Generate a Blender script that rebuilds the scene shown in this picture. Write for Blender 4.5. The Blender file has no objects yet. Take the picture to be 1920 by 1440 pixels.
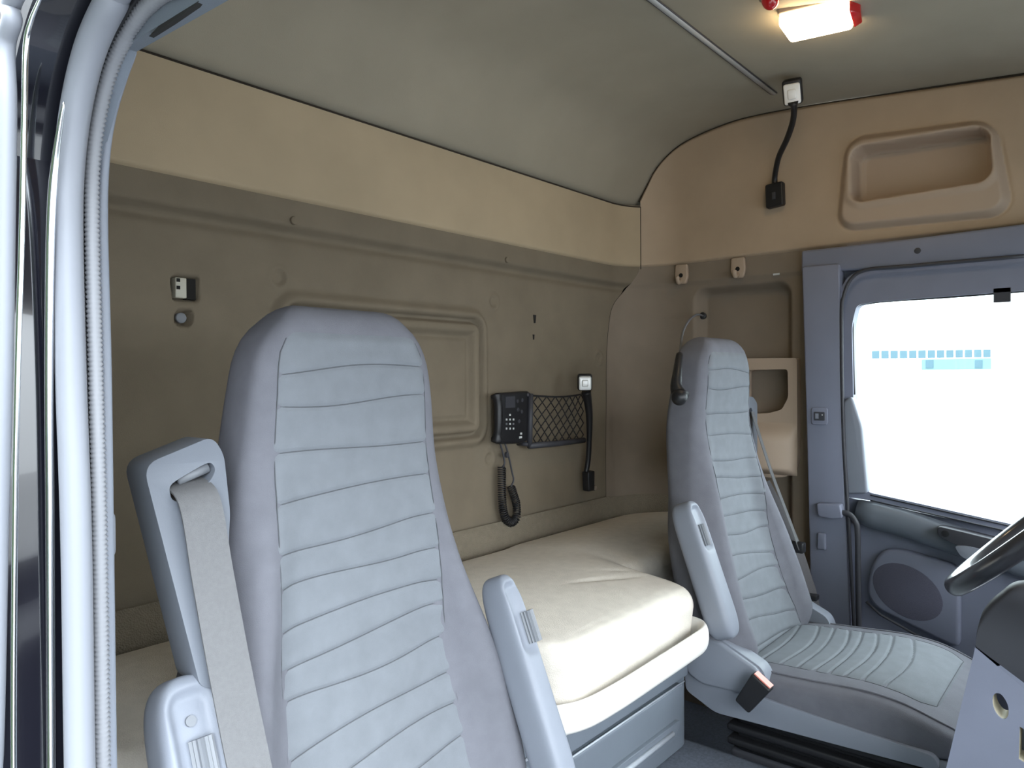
import bpy, bmesh, math, random
from mathutils import Vector, Matrix
from mathutils.geometry import tessellate_polygon

random.seed(7)
scn = bpy.context.scene
C = scn.collection

# ------------------------------------------------------------------ camera
FPX = 1380.0
HEAD = math.radians(40.3)
PITCH = math.radians(-0.54)
ROLL = math.radians(0.34)
CAM = Vector((0, 0, 1.2))
fw = Vector((math.cos(HEAD) * math.cos(PITCH), math.sin(HEAD) * math.cos(PITCH), math.sin(PITCH)))
rt = fw.cross(Vector((0, 0, 1))).normalized()
up = rt.cross(fw)
rt, up = (rt * math.cos(ROLL) - up * math.sin(ROLL)), (up * math.cos(ROLL) + rt * math.sin(ROLL))
cam_d = bpy.data.cameras.new('camera')
cam_d.sensor_width = 36
cam_d.lens = 36 * FPX / 1920
cam_d.clip_start = 0.02
cam_o = bpy.data.objects.new('camera', cam_d)
C.objects.link(cam_o)
m = Matrix.Identity(4)
for i in range(3):
    m[i][0], m[i][1], m[i][2], m[i][3] = rt[i], up[i], -fw[i], CAM[i]
cam_o.matrix_world = m
scn.camera = cam_o

# ------------------------------------------------------------------ world, exposure
world = bpy.data.worlds.new('overcast_sky')
scn.world = world
world.use_nodes = True
bg = world.node_tree.nodes['Background']
bg.inputs['Color'].default_value = (0.86, 0.94, 1.0, 1)
SKY = 20.0
# standard overcast sky: three times brighter at the zenith than at the horizon
wn_ = world.node_tree
tcw = wn_.nodes.new('ShaderNodeTexCoord')
sxyz = wn_.nodes.new('ShaderNodeSeparateXYZ')
mrw = wn_.nodes.new('ShaderNodeMapRange')
mrw.inputs['From Min'].default_value = 0.0
mrw.inputs['From Max'].default_value = 1.0
mrw.inputs['To Min'].default_value = SKY / 3
mrw.inputs['To Max'].default_value = SKY
wn_.links.new(tcw.outputs['Generated'], sxyz.inputs[0])
wn_.links.new(sxyz.outputs['Z'], mrw.inputs['Value'])
wn_.links.new(mrw.outputs['Result'], bg.inputs['Strength'])
scn.view_settings.view_transform = 'Standard'
scn.view_settings.look = 'None'
scn.view_settings.exposure = 0.0
scn.view_settings.gamma = 1.0
scn.view_settings.use_curve_mapping = False
scn.cycles.use_denoising = True
scn.cycles.max_bounces = 10
scn.cycles.diffuse_bounces = 6
scn.cycles.sample_clamp_indirect = 6.0


# ------------------------------------------------------------------ measuring helpers: the point where a sight line meets a plane of the cab
def ray(px, py):
    return fw + rt * ((px - 960) / FPX) + up * ((720 - py) / FPX)


def PX(px, py, x):
    d = ray(px, py)
    return CAM + d * ((x - CAM.x) / d.x)


def PY(px, py, y):
    d = ray(px, py)
    return CAM + d * ((y - CAM.y) / d.y)


def PZ(px, py, z):
    d = ray(px, py)
    return CAM + d * ((z - CAM.z) / d.z)


def lerp(tab, x):
    if x <= tab[0][0]:
        return tab[0][1]
    for (a, fa), (b, fb) in zip(tab, tab[1:]):
        if x <= b:
            t = (x - a) / (b - a)
            return fa + (fb - fa) * t
    return tab[-1][1]


def slerp_tab(tab, x):
    """smooth (Catmull-Rom) look-up"""
    n = len(tab)
    if x <= tab[0][0]:
        return tab[0][1]
    if x >= tab[-1][0]:
        return tab[-1][1]
    for i in range(n - 1):
        if x <= tab[i + 1][0]:
            break
    x0, y0 = tab[i]
    x1, y1 = tab[i + 1]
    h = x1 - x0
    t = (x - x0) / h
    ma = (y1 - tab[i - 1][1]) / (x1 - tab[i - 1][0]) if i > 0 else (y1 - y0) / h
    mb = (tab[i + 2][1] - y0) / (tab[i + 2][0] - x0) if i + 2 < n else (y1 - y0) / h
    t2, t3 = t * t, t * t * t
    return (2 * t3 - 3 * t2 + 1) * y0 + (t3 - 2 * t2 + t) * h * ma + (-2 * t3 + 3 * t2) * y1 + (t3 - t2) * h * mb


def sstep(a, b, x):
    t = max(0.0, min(1.0, (x - a) / (b - a)))
    return t * t * (3 - 2 * t)


def sd_rrect(x, y, cx, cy, hw, hh, r):
    dx, dy = abs(x - cx) - hw + r, abs(y - cy) - hh + r
    return math.hypot(max(dx, 0), max(dy, 0)) + min(max(dx, dy), 0) - r


# ------------------------------------------------------------------ materials
MATS = {}


def mat(name, col, rough=0.6, metal=0.0, noise=0.0, nscale=20.0, bump=0.0, bscale=400.0, spec=0.5,
        coat=0.0, emit=None, estr=0.0, weave=False):
    m = bpy.data.materials.new(name)
    m.use_nodes = True
    nt = m.node_tree
    b = nt.nodes['Principled BSDF']
    b.inputs['Base Color'].default_value = (*col, 1)
    b.inputs['Roughness'].default_value = rough
    b.inputs['Metallic'].default_value = metal
    b.inputs['Specular IOR Level'].default_value = spec
    b.inputs['Coat Weight'].default_value = coat
    b.inputs['Coat Roughness'].default_value = 0.03
    if emit:
        b.inputs['Emission Color'].default_value = (*emit, 1)
        b.inputs['Emission Strength'].default_value = estr
    tc = nt.nodes.new('ShaderNodeTexCoord')
    if noise > 0:
        nz = nt.nodes.new('ShaderNodeTexNoise')
        nz.inputs['Scale'].default_value = nscale
        nz.inputs['Detail'].default_value = 4
        nt.links.new(tc.outputs['Object'], nz.inputs['Vector'])
        mr = nt.nodes.new('ShaderNodeMapRange')
        mr.inputs['From Min'].default_value = 0.3
        mr.inputs['From Max'].default_value = 0.7
        mr.inputs['To Min'].default_value = 1 - noise
        mr.inputs['To Max'].default_value = 1 + noise
        nt.links.new(nz.outputs['Fac'], mr.inputs['Value'])
        mx = nt.nodes.new('ShaderNodeMix')
        mx.data_type = 'RGBA'
        mx.blend_type = 'MULTIPLY'
        mx.inputs[0].default_value = 1
        mx.inputs[6].default_value = (*col, 1)
        nt.links.new(mr.outputs['Result'], mx.inputs[7])
        nt.links.new(mx.outputs[2], b.inputs['Base Color'])
    if bump > 0:
        if weave:
            n2 = nt.nodes.new('ShaderNodeTexVoronoi')
            n2.inputs['Scale'].default_value = bscale
            out = n2.outputs['Distance']
        else:
            n2 = nt.nodes.new('ShaderNodeTexNoise')
            n2.inputs['Scale'].default_value = bscale
            out = n2.outputs['Fac']
        nt.links.new(tc.outputs['Object'], n2.inputs['Vector'])
        bp = nt.nodes.new('ShaderNodeBump')
        bp.inputs['Strength'].default_value = bump
        bp.inputs['Distance'].default_value = 0.002
        nt.links.new(out, bp.inputs['Height'])
        nt.links.new(bp.outputs['Normal'], b.inputs['Normal'])
    MATS[name] = m
    return m


mat('beige_panel', (0.44, 0.35, 0.235), 0.75, noise=0.05, nscale=6, bump=0.12, bscale=700, spec=0.3)
mat('beige_side', (0.46, 0.355, 0.255), 0.75, noise=0.05, nscale=6, bump=0.12, bscale=700, spec=0.3)
mat('beige_plastic', (0.43, 0.335, 0.255), 0.55, spec=0.4)
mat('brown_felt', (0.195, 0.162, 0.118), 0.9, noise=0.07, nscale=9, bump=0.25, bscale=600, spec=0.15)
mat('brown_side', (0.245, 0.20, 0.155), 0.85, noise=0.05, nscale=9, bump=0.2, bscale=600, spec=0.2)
mat('ceiling_felt', (0.34, 0.302, 0.235), 0.9, noise=0.05, nscale=5, bump=0.15, bscale=700, spec=0.15)
mat('mattress_cloth', (0.68, 0.63, 0.56), 0.9, noise=0.05, nscale=40, bump=0.3, bscale=420, spec=0.15, weave=True)
mat('mesh_cloth', (0.21, 0.18, 0.135), 0.9, noise=0.06, nscale=60, bump=0.8, bscale=300, spec=0.15, weave=True)
mat('seat_insert', (0.172, 0.185, 0.205), 0.85, noise=0.06, nscale=30, bump=0.25, bscale=900, spec=0.2)
mat('seat_cloth', (0.15, 0.152, 0.175), 0.85, noise=0.06, nscale=30, bump=0.25, bscale=900, spec=0.2)
mat('grey_plastic', (0.215, 0.233, 0.275), 0.45, noise=0.03, nscale=12, bump=0.08, bscale=900, spec=0.4)
mat('grey_door', (0.20, 0.214, 0.28), 0.5, noise=0.03, nscale=12, bump=0.08, bscale=900, spec=0.4)
mat('grey_drawer', (0.145, 0.165, 0.195), 0.4, noise=0.03, nscale=12, bump=0.08, bscale=900, spec=0.4)
mat('rail_plastic', (0.80, 0.77, 0.72), 0.4, spec=0.4)
mat('belt_web', (0.145, 0.145, 0.15), 0.7, noise=0.05, nscale=200, bump=0.4, bscale=1200, spec=0.3)
mat('belt_dark', (0.09, 0.085, 0.09), 0.7, noise=0.05, nscale=200, spec=0.3)
mat('black_plastic', (0.014, 0.014, 0.016), 0.42, spec=0.4)
mat('dark_plastic', (0.045, 0.046, 0.055), 0.5, spec=0.4)
mat('black_paint', (0.006, 0.006, 0.010), 0.12, coat=1.0)
mat('seal_rubber', (0.21, 0.22, 0.25), 0.45, spec=0.4)
mat('seal_ribbed', (0.23, 0.235, 0.255), 0.55, spec=0.4)
mat('chrome', (0.75, 0.77, 0.8), 0.18, metal=1.0)
mat('bright_metal', (0.55, 0.57, 0.6), 0.3, metal=1.0)
mat('clear_lens', (0.75, 0.76, 0.76), 0.15, spec=0.6, coat=0.6)
mat('red_lens', (0.40, 0.008, 0.012), 0.12, coat=0.6, emit=(1, 0.02, 0.02), estr=0.06)
mat('red_button', (0.75, 0.25, 0.2), 0.4)
mat('lamp_diffuser', (0.9, 0.85, 0.75), 0.4, emit=(1.0, 0.76, 0.45), estr=20)
mat('cream_edge', (0.55, 0.50, 0.38), 0.6)
mat('wheel_rim', (0.03, 0.03, 0.036), 0.3, spec=0.6, coat=0.7)
mat('hedge_leaf', (0.03, 0.05, 0.02), 0.8, noise=0.4, nscale=6, bump=1.0, bscale=8)
mat('seam_dark', (0.03, 0.022, 0.015), 0.9)
mat('stitch', (0.085, 0.09, 0.10), 0.9)
mat('grey_light', (0.42, 0.45, 0.50), 0.3)
mat('alloy', (0.50, 0.51, 0.52), 0.4, metal=0.25)
mat('carpet', (0.16, 0.18, 0.22), 0.95, noise=0.15, nscale=150, bump=0.6, bscale=500, spec=0.1)
mat('speaker_cloth', (0.10, 0.10, 0.14), 0.8, bump=0.6, bscale=700, weave=True)
mat('asphalt', (0.20, 0.20, 0.20), 0.95, noise=0.1, nscale=2, spec=0.2)
mat('building_white', (0.85, 0.86, 0.87), 0.8)
mat('building_glass', (0.055, 0.10, 0.125), 0.25, spec=0.3)
mat('building_cyan', (0.10, 0.17, 0.185), 0.5, spec=0.3)
mat('hole_dark', (0.010, 0.009, 0.008), 0.9)
mat('key_white', (0.6, 0.62, 0.62), 0.5)
mat('socket_white', (0.50, 0.48, 0.40), 0.5)
mat('grey_metal', (0.17, 0.18, 0.20), 0.5)
mat('grey_guide', (0.15, 0.165, 0.195), 0.45, bump=0.08, bscale=900, spec=0.4)

gl = bpy.data.materials.new('window_glass')
gl.use_nodes = True
nt = gl.node_tree
nt.nodes.remove(nt.nodes['Principled BSDF'])
tr = nt.nodes.new('ShaderNodeBsdfTransparent')
tr.inputs['Color'].default_value = (0.93, 0.97, 0.96, 1)
gs = nt.nodes.new('ShaderNodeBsdfGlossy')
gs.inputs['Roughness'].default_value = 0.02
mxs = nt.nodes.new('ShaderNodeMixShader')
mxs.inputs[0].default_value = 0.06
nt.links.new(tr.outputs[0], mxs.inputs[1])
nt.links.new(gs.outputs[0], mxs.inputs[2])
nt.links.new(mxs.outputs[0], nt.nodes['Material Output'].inputs['Surface'])
MATS['window_glass'] = gl


# ------------------------------------------------------------------ object helpers
def link(name, me, material, parent=None, smooth=True, loc=None):
    if material:
        for mm in (material if isinstance(material, (list, tuple)) else [material]):
            me.materials.append(MATS[mm])
    if smooth:
        me.polygons.foreach_set('use_smooth', [True] * len(me.polygons))
    o = bpy.data.objects.new(name, me)
    C.objects.link(o)
    if parent is not None:
        o.parent = parent
        o.matrix_parent_inverse = Matrix.Translation(-wloc(parent))
    else:
        # put the origin of a top-level mesh at the middle of its base
        xs = [v.co for v in me.vertices]
        lo = Vector([min(v[i] for v in xs) for i in range(3)])
        hi = Vector([max(v[i] for v in xs) for i in range(3)])
        base = Vector(((lo.x + hi.x) / 2, (lo.y + hi.y) / 2, lo.z))
        me.transform(Matrix.Translation(-base))
        o.location = base
    return o


def wloc(o):
    """world offset of an object (no rotations are used on parents)"""
    if o.parent is None:
        return Vector(o.location)
    return Vector((0, 0, 0))


def empty(name, loc, label=None, cat=None, group=None):
    o = bpy.data.objects.new(name, None)
    o.empty_display_size = 0.05
    C.objects.link(o)
    o.location = loc
    tag(o, label, cat, group)
    return o


def tag(o, label=None, cat=None, group=None, kind=None):
    if label:
        o['label'] = label
    if cat:
        o['category'] = cat
    if group:
        o['group'] = group
    if kind:
        o['kind'] = kind
    return o


def pymesh(name, verts, faces, material, parent=None, smooth=True, fix=True):
    me = bpy.data.meshes.new(name)
    me.from_pydata([tuple(v) for v in verts], [], faces)
    if fix:
        bm = bmesh.new()
        bm.from_mesh(me)
        bmesh.ops.recalc_face_normals(bm, faces=bm.faces)
        bm.to_mesh(me)
        bm.free()
    me.update()
    return link(name, me, material, parent, smooth)


def grid(name, nu, nv, fn, material, parent=None, smooth=True, closed=False):
    vs = [fn(i / nu, j / nv) for j in range(nv + 1) for i in range(nu + 1)]
    fs = []
    for j in range(nv):
        for i in range(nu):
            a = j * (nu + 1) + i
            fs.append((a, a + 1, a + nu + 2, a + nu + 1))
    return pymesh(name, vs, fs, material, parent, smooth, fix=False)


def loft(name, rings, material, parent=None, cap=True, smooth=True, auto=None):
    n = len(rings[0])
    vs = [p for r in rings for p in r]
    fs = []
    for j in range(len(rings) - 1):
        for i in range(n):
            a, b = j * n + i, j * n + (i + 1) % n
            fs.append((a, b, b + n, a + n))
    if cap:
        fs.append(tuple(range(n - 1, -1, -1)))
        fs.append(tuple(range((len(rings) - 1) * n, len(rings) * n)))
    o = pymesh(name, vs, fs, material, parent, smooth)
    if auto:
        sharp(o, auto)
    return o


def sharp(o, deg=35):
    me = o.data
    bm = bmesh.new()
    bm.from_mesh(me)
    for e in bm.edges:
        if len(e.link_faces) == 2 and e.calc_face_angle(0) > math.radians(deg):
            e.smooth = False
    bm.to_mesh(me)
    bm.free()


def frames(pts):
    """tangent frames along a polyline"""
    out = []
    n = len(pts)
    prev = None
    for i in range(n):
        t = (pts[min(i + 1, n - 1)] - pts[max(i - 1, 0)]).normalized()
        if prev is None:
            ref = Vector((0, 0, 1)) if abs(t.z) < 0.9 else Vector((1, 0, 0))
            a = t.cross(ref).normalized()
        else:
            a = (prev - t * prev.dot(t)).normalized()
        prev = a
        out.append((t, a, t.cross(a).normalized()))
    return out


def tube(name, pts, rad, material, parent=None, sides=10, flat=1.0, cap=True, ref=None):
    """rad: number or list; flat squashes along the second frame axis; ref: fixed direction for the first axis"""
    pts = [Vector(p) for p in pts]
    fr = frames(pts)
    rings = []
    for i, p in enumerate(pts):
        t, a, b = fr[i]
        if ref is not None:
            a = (ref - t * ref.dot(t)).normalized()
            b = t.cross(a).normalized()
        r = rad[i] if isinstance(rad, (list, tuple)) else rad
        rings.append([p + a * (r * math.cos(q)) + b * (r * flat * math.sin(q))
                      for q in (2 * math.pi * k / sides for k in range(sides))])
    return loft(name, rings, material, parent, cap)


def smoothpath(pts, n=8):
    """Catmull-Rom through the points"""
    pts = [Vector(p) for p in pts]
    out = []
    for i in range(len(pts) - 1):
        p0, p1, p2, p3 = pts[max(i - 1, 0)], pts[i], pts[i + 1], pts[min(i + 2, len(pts) - 1)]
        for k in range(n):
            t = k / n
            out.append(0.5 * ((2 * p1) + (p2 - p0) * t + (2 * p0 - 5 * p1 + 4 * p2 - p3) * t * t +
                              (3 * p1 - p0 - 3 * p2 + p3) * t ** 3))
    out.append(pts[-1])
    return out


def bevel_mesh(bm, width, seg=3, deg=30):
    ed = [e for e in bm.edges if len(e.link_faces) == 2 and e.calc_face_angle(0) > math.radians(deg)]
    if ed and width > 0:
        bmesh.ops.bevel(bm, geom=ed, offset=width, segments=seg, profile=0.5, affect='EDGES', clamp_overlap=True)


def plate(name, outer, depth, material, parent=None, holes=(), bevel=0.0, seg=3, smooth=True):
    """a solid cut from a flat outline: outer and hole loops are 3D points of the front face, depth the vector to the back"""
    loops = [[Vector(p) for p in outer]] + [[Vector(p) for p in h] for h in holes]
    depth = Vector(depth)
    bm = bmesh.new()
    fv, bv = [], []
    for lp in loops:
        f = [bm.verts.new(p) for p in lp]
        b = [bm.verts.new(p + depth) for p in lp]
        n = len(lp)
        for i in range(n):
            j = (i + 1) % n
            bm.faces.new((f[i], f[j], b[j], b[i]))
        fv += f
        bv += b
    if holes:
        for tri in tessellate_polygon(loops):
            bm.faces.new([fv[k] for k in tri])
            bm.faces.new([bv[k] for k in reversed(tri)])
    else:
        bm.faces.new(fv)
        bm.faces.new(list(reversed(bv)))
    bmesh.ops.recalc_face_normals(bm, faces=bm.faces)
    bevel_mesh(bm, bevel, seg)
    me = bpy.data.meshes.new(name)
    bm.to_mesh(me)
    bm.free()
    o = link(name, me, material, parent, smooth)
    sharp(o, 40)
    return o


def box(name, lo, hi, material, parent=None, bevel=0.0, seg=3, smooth=True):
    x0, y0, z0 = lo
    x1, y1, z1 = hi
    return plate(name, [(x0, y0, z0), (x1, y0, z0), (x1, y1, z0), (x0, y1, z0)], (0, 0, z1 - z0), material, parent,
                 bevel=bevel, seg=seg, smooth=smooth)


def disc(name, center, normal, r, thick, material, parent=None, n=20, bevel=0.0, ry=None):
    nrm = Vector(normal).normalized()
    a = nrm.orthogonal().normalized()
    if abs(nrm.z) < 0.9:
        a = Vector((0, 0, 1)) - nrm * nrm.z
        a.normalize()
    b = nrm.cross(a)
    ry = ry or r
    c = Vector(center)
    pts = [c + a * (r * math.cos(2 * math.pi * k / n)) + b * (ry * math.sin(2 * math.pi * k / n)) for k in range(n)]
    return plate(name, pts, -nrm * thick, material, parent, bevel=bevel, seg=2)


def round_poly(pts, r, n=5):
    """round the corners of a closed 3D polygon (r: number or list per corner)"""
    pts = [Vector(p) for p in pts]
    out = []
    k = len(pts)
    for i in range(k):
        p, a, b = pts[i], pts[i - 1], pts[(i + 1) % k]
        rr = r[i] if isinstance(r, (list, tuple)) else r
        da, db = (a - p), (b - p)
        rr2 = min(rr, da.length * 0.48, db.length * 0.48)
        if rr2 < 1e-5:
            out.append(p)
            continue
        s, e = p + da.normalized() * rr2, p + db.normalized() * rr2
        for q in range(n + 1):
            t = q / n
            out.append(s * (1 - t) ** 2 + p * (2 * t * (1 - t)) + e * t * t)
    return out


def ribbon(name, pts, width_dir, w, thick, material, parent=None):
    """flat strap along a path; width_dir a vector or list of vectors"""
    pts = [Vector(p) for p in pts]
    fr = frames(pts)
    rings = []
    for i, p in enumerate(pts):
        wd = Vector(width_dir[i] if isinstance(width_dir, list) else width_dir)
        t = fr[i][0]
        wd = (wd - t * wd.dot(t)).normalized()
        nb = t.cross(wd).normalized()
        ww = w[i] if isinstance(w, list) else w
        rings.append([p + wd * (ww / 2) + nb * (thick / 2), p - wd * (ww / 2) + nb * (thick / 2),
                      p - wd * (ww / 2) - nb * (thick / 2), p + wd * (ww / 2) - nb * (thick / 2)])
    return loft(name, rings, material, parent, True, True, auto=50)


# ------------------------------------------------------------------ the cab shell
YB = 1.47          # back wall
XR = 2.48          # driver's side wall
CR = 0.20          # plan radius of the rear corner
XL = 0.16          # passenger side outer skin


def plan(s):
    """rear wall, rounded corner, driver's side wall: s = 0 where the corner starts"""
    if s <= 0:
        return Vector((XR - CR + s, YB, 0)), Vector((0, -1, 0))
    if s < CR * math.pi / 2:
        a = s / CR
        return Vector((XR - CR + CR * math.sin(a), YB - CR + CR * math.cos(a), 0)), Vector((-math.sin(a), -math.cos(a), 0))
    return Vector((XR, YB - CR - (s - CR * math.pi / 2), 0)), Vector((-1, 0, 0))


S_ARC = CR * math.pi / 2


def s_of_y(y):
    return S_ARC + (YB - CR - y)


CEIL = [(-0.60, 1.95), (0.24, 2.03), (0.83, 2.085), (1.03, 2.094), (1.15, 2.083), (1.27, 2.055), (1.33, 2.02),
        (1.375, 1.965), (1.405, 1.895), (1.425, 1.848), (1.47, 1.827)]


def ceil_z(y):
    return slerp_tab(CEIL, y)


Z_BAND = 1.597     # lower edge of the upper panels
Z_GROOVE = 1.537
Z_TOPBAND = 1.827

# floor and engine tunnel
fl = box('floor', (XL, -0.75, -0.03), (2.5, 1.55, 0.0), 'carpet')
tag(fl, kind='structure')
ft = box('floor_tunnel', (0.95, -0.45, 0.0), (1.74, 1.0, 0.27), 'carpet', bevel=0.03)
tag(ft, kind='structure')
ft.name = 'floor_engine_tunnel'

# ceiling
ce = grid('ceiling', 2, 90, lambda u, v: Vector((0.14 + u * (XR + 0.03 - 0.14), -0.6 + v * 2.07, ceil_z(-0.6 + v * 2.07))),
          'ceiling_felt')
tag(ce, kind='structure')
roof = box('roof', (0.10, -0.85, 2.14), (2.62, 1.56, 2.17), 'black_paint')
tag(roof, kind='structure')
# alloy rail across the ceiling
ry = 0.867
rail_p = [Vector((x, ry, ceil_z(ry) - 0.004)) for x in (0.3, 1.0, 1.7, 2.30)]
o = tube('curtain_rail', rail_p, 0.010, 'alloy', ce, sides=8, flat=0.5, ref=Vector((0, 1, 0)))
for dy in (-0.009, 0.009):
    tube('rail_lip', [p + Vector((0, dy, -0.001)) for p in rail_p], 0.0022, 'dark_plastic', o, sides=6)
sl = PZ(1323, 119, ceil_z(1.0) - 0.001)
disc('slot', sl, (0, 0, -1), 0.007, 0.004, 'hole_dark', ce, ry=0.016)

# ---- back wall, lower felt panel with its pressed window panel
SEAM = [(0.4, -0.022), (0.9, -0.022), (1.10, -0.018), (1.31, -0.010), (1.428, 0.012), (1.47, 0.035), (1.523, 0.087), (1.596, 0.14), (1.70, 0.14)]


def seam_s(z):
    return slerp_tab(SEAM, z)


wp0, wp1 = PY(520, 556, YB), PY(905, 823, YB)
WPX0, WPX1 = wp0.x, PY(905, 700, YB).x
WPZ1, WPZ0 = PY(800, 583, YB).z, PY(820, 833, YB).z
WPC = ((WPX0 + WPX1) / 2, (WPZ0 + WPZ1) / 2)
WPH = ((WPX1 - WPX0) / 2, (WPZ1 - WPZ0) / 2)
DIMPLES = [PY(925, 566, YB), PY(522, 520, YB), PY(917, 860, YB), PY(1122, 672, YB)]
HOLES = [(PY(348, 541, YB), 0.024, 0.022, 0.003), (PY(345, 596, YB), 0.015, 0.015, 0.014)]


def back_h(x, z):
    """how far the panel stands proud of its datum"""
    h = 0.0
    h += 0.016 * sstep(Z_GROOVE - 0.005, Z_GROOVE + 0.012, z)                 # upper ledge
    h -= 0.010 * math.exp(-((z - Z_GROOVE + 0.012) / 0.012) ** 2)             # groove under it
    h0 = h
    d = sd_rrect(x, z, WPC[0], WPC[1], WPH[0], WPH[1], 0.05)
    h += 0.012 * (1 - sstep(0.0, 0.025, d)) if d > -0.012 else 0.012
    h -= 0.020 * sstep(0.014, 0.0, abs(d + 0.018)) if abs(d + 0.018) < 0.014 else 0
    h -= 0.010 * sstep(-0.045, -0.06, d)
    h -= 0.005 * math.exp(-((d + 0.066) / 0.007) ** 2)
    h = h0 + (h - h0) * 1.35
    for c in DIMPLES:
        r = math.hypot(x - c.x, z - c.z)
        h += 0.004 * math.exp(-((r - 0.022) / 0.006) ** 2) - 0.004 * (1 - sstep(0.012, 0.02, r))
    for c, hw, hh, rr in HOLES:
        dd = sd_rrect(x, z, c.x, c.z, hw, hh, rr)
        h -= 0.03 * sstep(0.004, 0.0, dd)
    return h


def back_pt(u, v):
    z = 0.50 + v * (Z_BAND + 0.03 - 0.50)
    s0 = 0.20 - (XR - CR)
    s = s0 + u * (seam_s(z) - 0.0012 - s0)
    p, n = plan(s)
    p = p + n * back_h(p.x, z)
    p.z = z
    return p


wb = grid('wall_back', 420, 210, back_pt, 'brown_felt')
tag(wb, kind='structure')
# dark backing behind the seams
bk = grid('backing', 40, 2, lambda u, v: (lambda pn: Vector((pn[0].x, pn[0].y, 0.45 + v * 1.5)) - pn[1] * 0.035)(plan(-2.2 + u * 2.5)),
          'hole_dark', wb)


# upper band panel of the back wall
def band_pt(u, v):
    s0 = 0.16 - (XR - CR)
    s = s0 + u * (0.142 - s0)
    p, n = plan(s)
    z = Z_BAND + v * (Z_TOPBAND - Z_BAND)
    e = 0.024
    if v < 0.06:
        e = 0.024 * sstep(-0.02, 0.06, v)
    z += 0.004 * sstep(0.9, 1, u)
    p = p + n * (0.002 + e)
    p.z = z
    return p


ub = grid('upper_panel', 160, 60, band_pt, 'beige_panel', wb)
tube('panel_seam', [Vector((0.2, YB - 0.0265, Z_TOPBAND - 0.001)), Vector((XR - CR, YB - 0.0265, Z_TOPBAND - 0.001))] +
     [(lambda pn: pn[0] + pn[1] * 0.0265 + Vector((0, 0, Z_TOPBAND)))(plan(0.142 * k / 6)) for k in range(1, 7)], 0.0024, 'seam_dark', ub, sides=6)
# rounded felt plugs
for (px, py) in ((553, 413), (953, 487)):
    disc('plug', PY(px, py, YB - 0.022), (0, -1, 0), 0.0095 if px < 700 else 0.009, 0.01, 'brown_felt', wb, bevel=0.003)
for (px, py) in ((1117, 915),):
    disc('plug', PY(px, py, YB - 0.006), (0, -1, 0), 0.010, 0.01, 'brown_side', wb, bevel=0.003)
# socket and screw seat in the holes at the left
c = HOLES[0][0]
sk = box('socket', (c.x - 0.021, YB - 0.001, c.z - 0.020), (c.x + 0.002, YB + 0.02, c.z + 0.021), 'socket_white', wb, bevel=0.002)
for dz in (0.012, -0.003):
    box('socket_hole', (c.x - 0.019, YB - 0.0025, c.z + dz), (c.x - 0.012, YB + 0.004, c.z + dz + 0.007), 'hole_dark', sk)
box('socket_cavity', (c.x + 0.004, YB + 0.004, c.z - 0.021), (c.x + 0.023, YB + 0.02, c.z + 0.021), 'hole_dark', wb)
c = HOLES[1][0]
disc('screw_seat', (c.x - 0.003, YB + 0.004, c.z), (0, -1, 0), 0.011, 0.01, 'grey_metal', wb, bevel=0.002)
# small slots right of the window panel
for (px, py, w, h) in ((1003, 598, 0.007, 0.013), (1001, 632, 0.004, 0.008)):
    p = PY(px, py, YB - 0.002)
    plate('slot', [p + Vector((-w, 0, h)), p + Vector((w, 0, h)), p + Vector((w * 0.5, 0, -h)), p + Vector((-w * 0.5, 0, -h))],
          (0, 0.01, 0), 'hole_dark', wb)
# padded strip along the foot of the wall
bb = grid('baseboard_back', 120, 12, lambda u, v: Vector((0.2 + u * 2.055, YB - 0.012 - 0.022 * math.sin(math.pi * (0.08 + 0.84 * v)), 0.66 + v * 0.107)),
          'mesh_cloth')
tag(bb, kind='structure')
bb2 = grid('baseboard_right', 40, 12, lambda u, v: (lambda pn: pn[0] + pn[1] * (0.010 + 0.02 * math.sin(math.pi * (0.08 + 0.84 * v))) + Vector((0, 0, 0.63 + v * 0.13)))(plan(-0.02 + u * 0.55)),
           'mesh_cloth')
tag(bb2, kind='structure')

# ---- driver's side wall, lower moulded panel
rc0, rc1 = PX(1262, 600, XR), PX(1487, 600, XR)
RY0, RY1 = 1.235, rc1.y
RZ1 = PX(1380, 531, XR).z
RZ0 = 0.60


def side_h(y, z, s):
    h = 0.0
    h += 0.010 * sstep(Z_GROOVE - 0.01, Z_GROOVE + 0.01, z)
    d = sd_rrect(-y, z, -(RY0 + RY1) / 2, (RZ0 + RZ1) / 2, abs(RY0 - RY1) / 2, (RZ1 - RZ0) / 2, 0.055)
    h -= 0.05 * sstep(0.0, -0.035, d)
    return h


def side_pt(u, v):
    z = 0.0 + v * (Z_BAND + 0.03)
    s0 = seam_s(z) + 0.0012
    s1 = s_of_y(0.70)
    s = s0 + u * (s1 - s0)
    p, n = plan(s)
    p = p + n * side_h(p.y, z, s)
    p.z = z
    return p


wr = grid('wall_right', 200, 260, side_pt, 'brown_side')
tag(wr, kind='structure')

# upper side panel with the raised bezel and its open cubby
CB = [PX(1590, 262, XR), PX(1868, 226, XR), PX(1902, 405, XR), PX(1572, 436, XR)]
cb_in = [PX(1604, 284, XR), PX(1858, 243, XR), PX(1862, 342, XR), PX(1603, 384, XR)]


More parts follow.
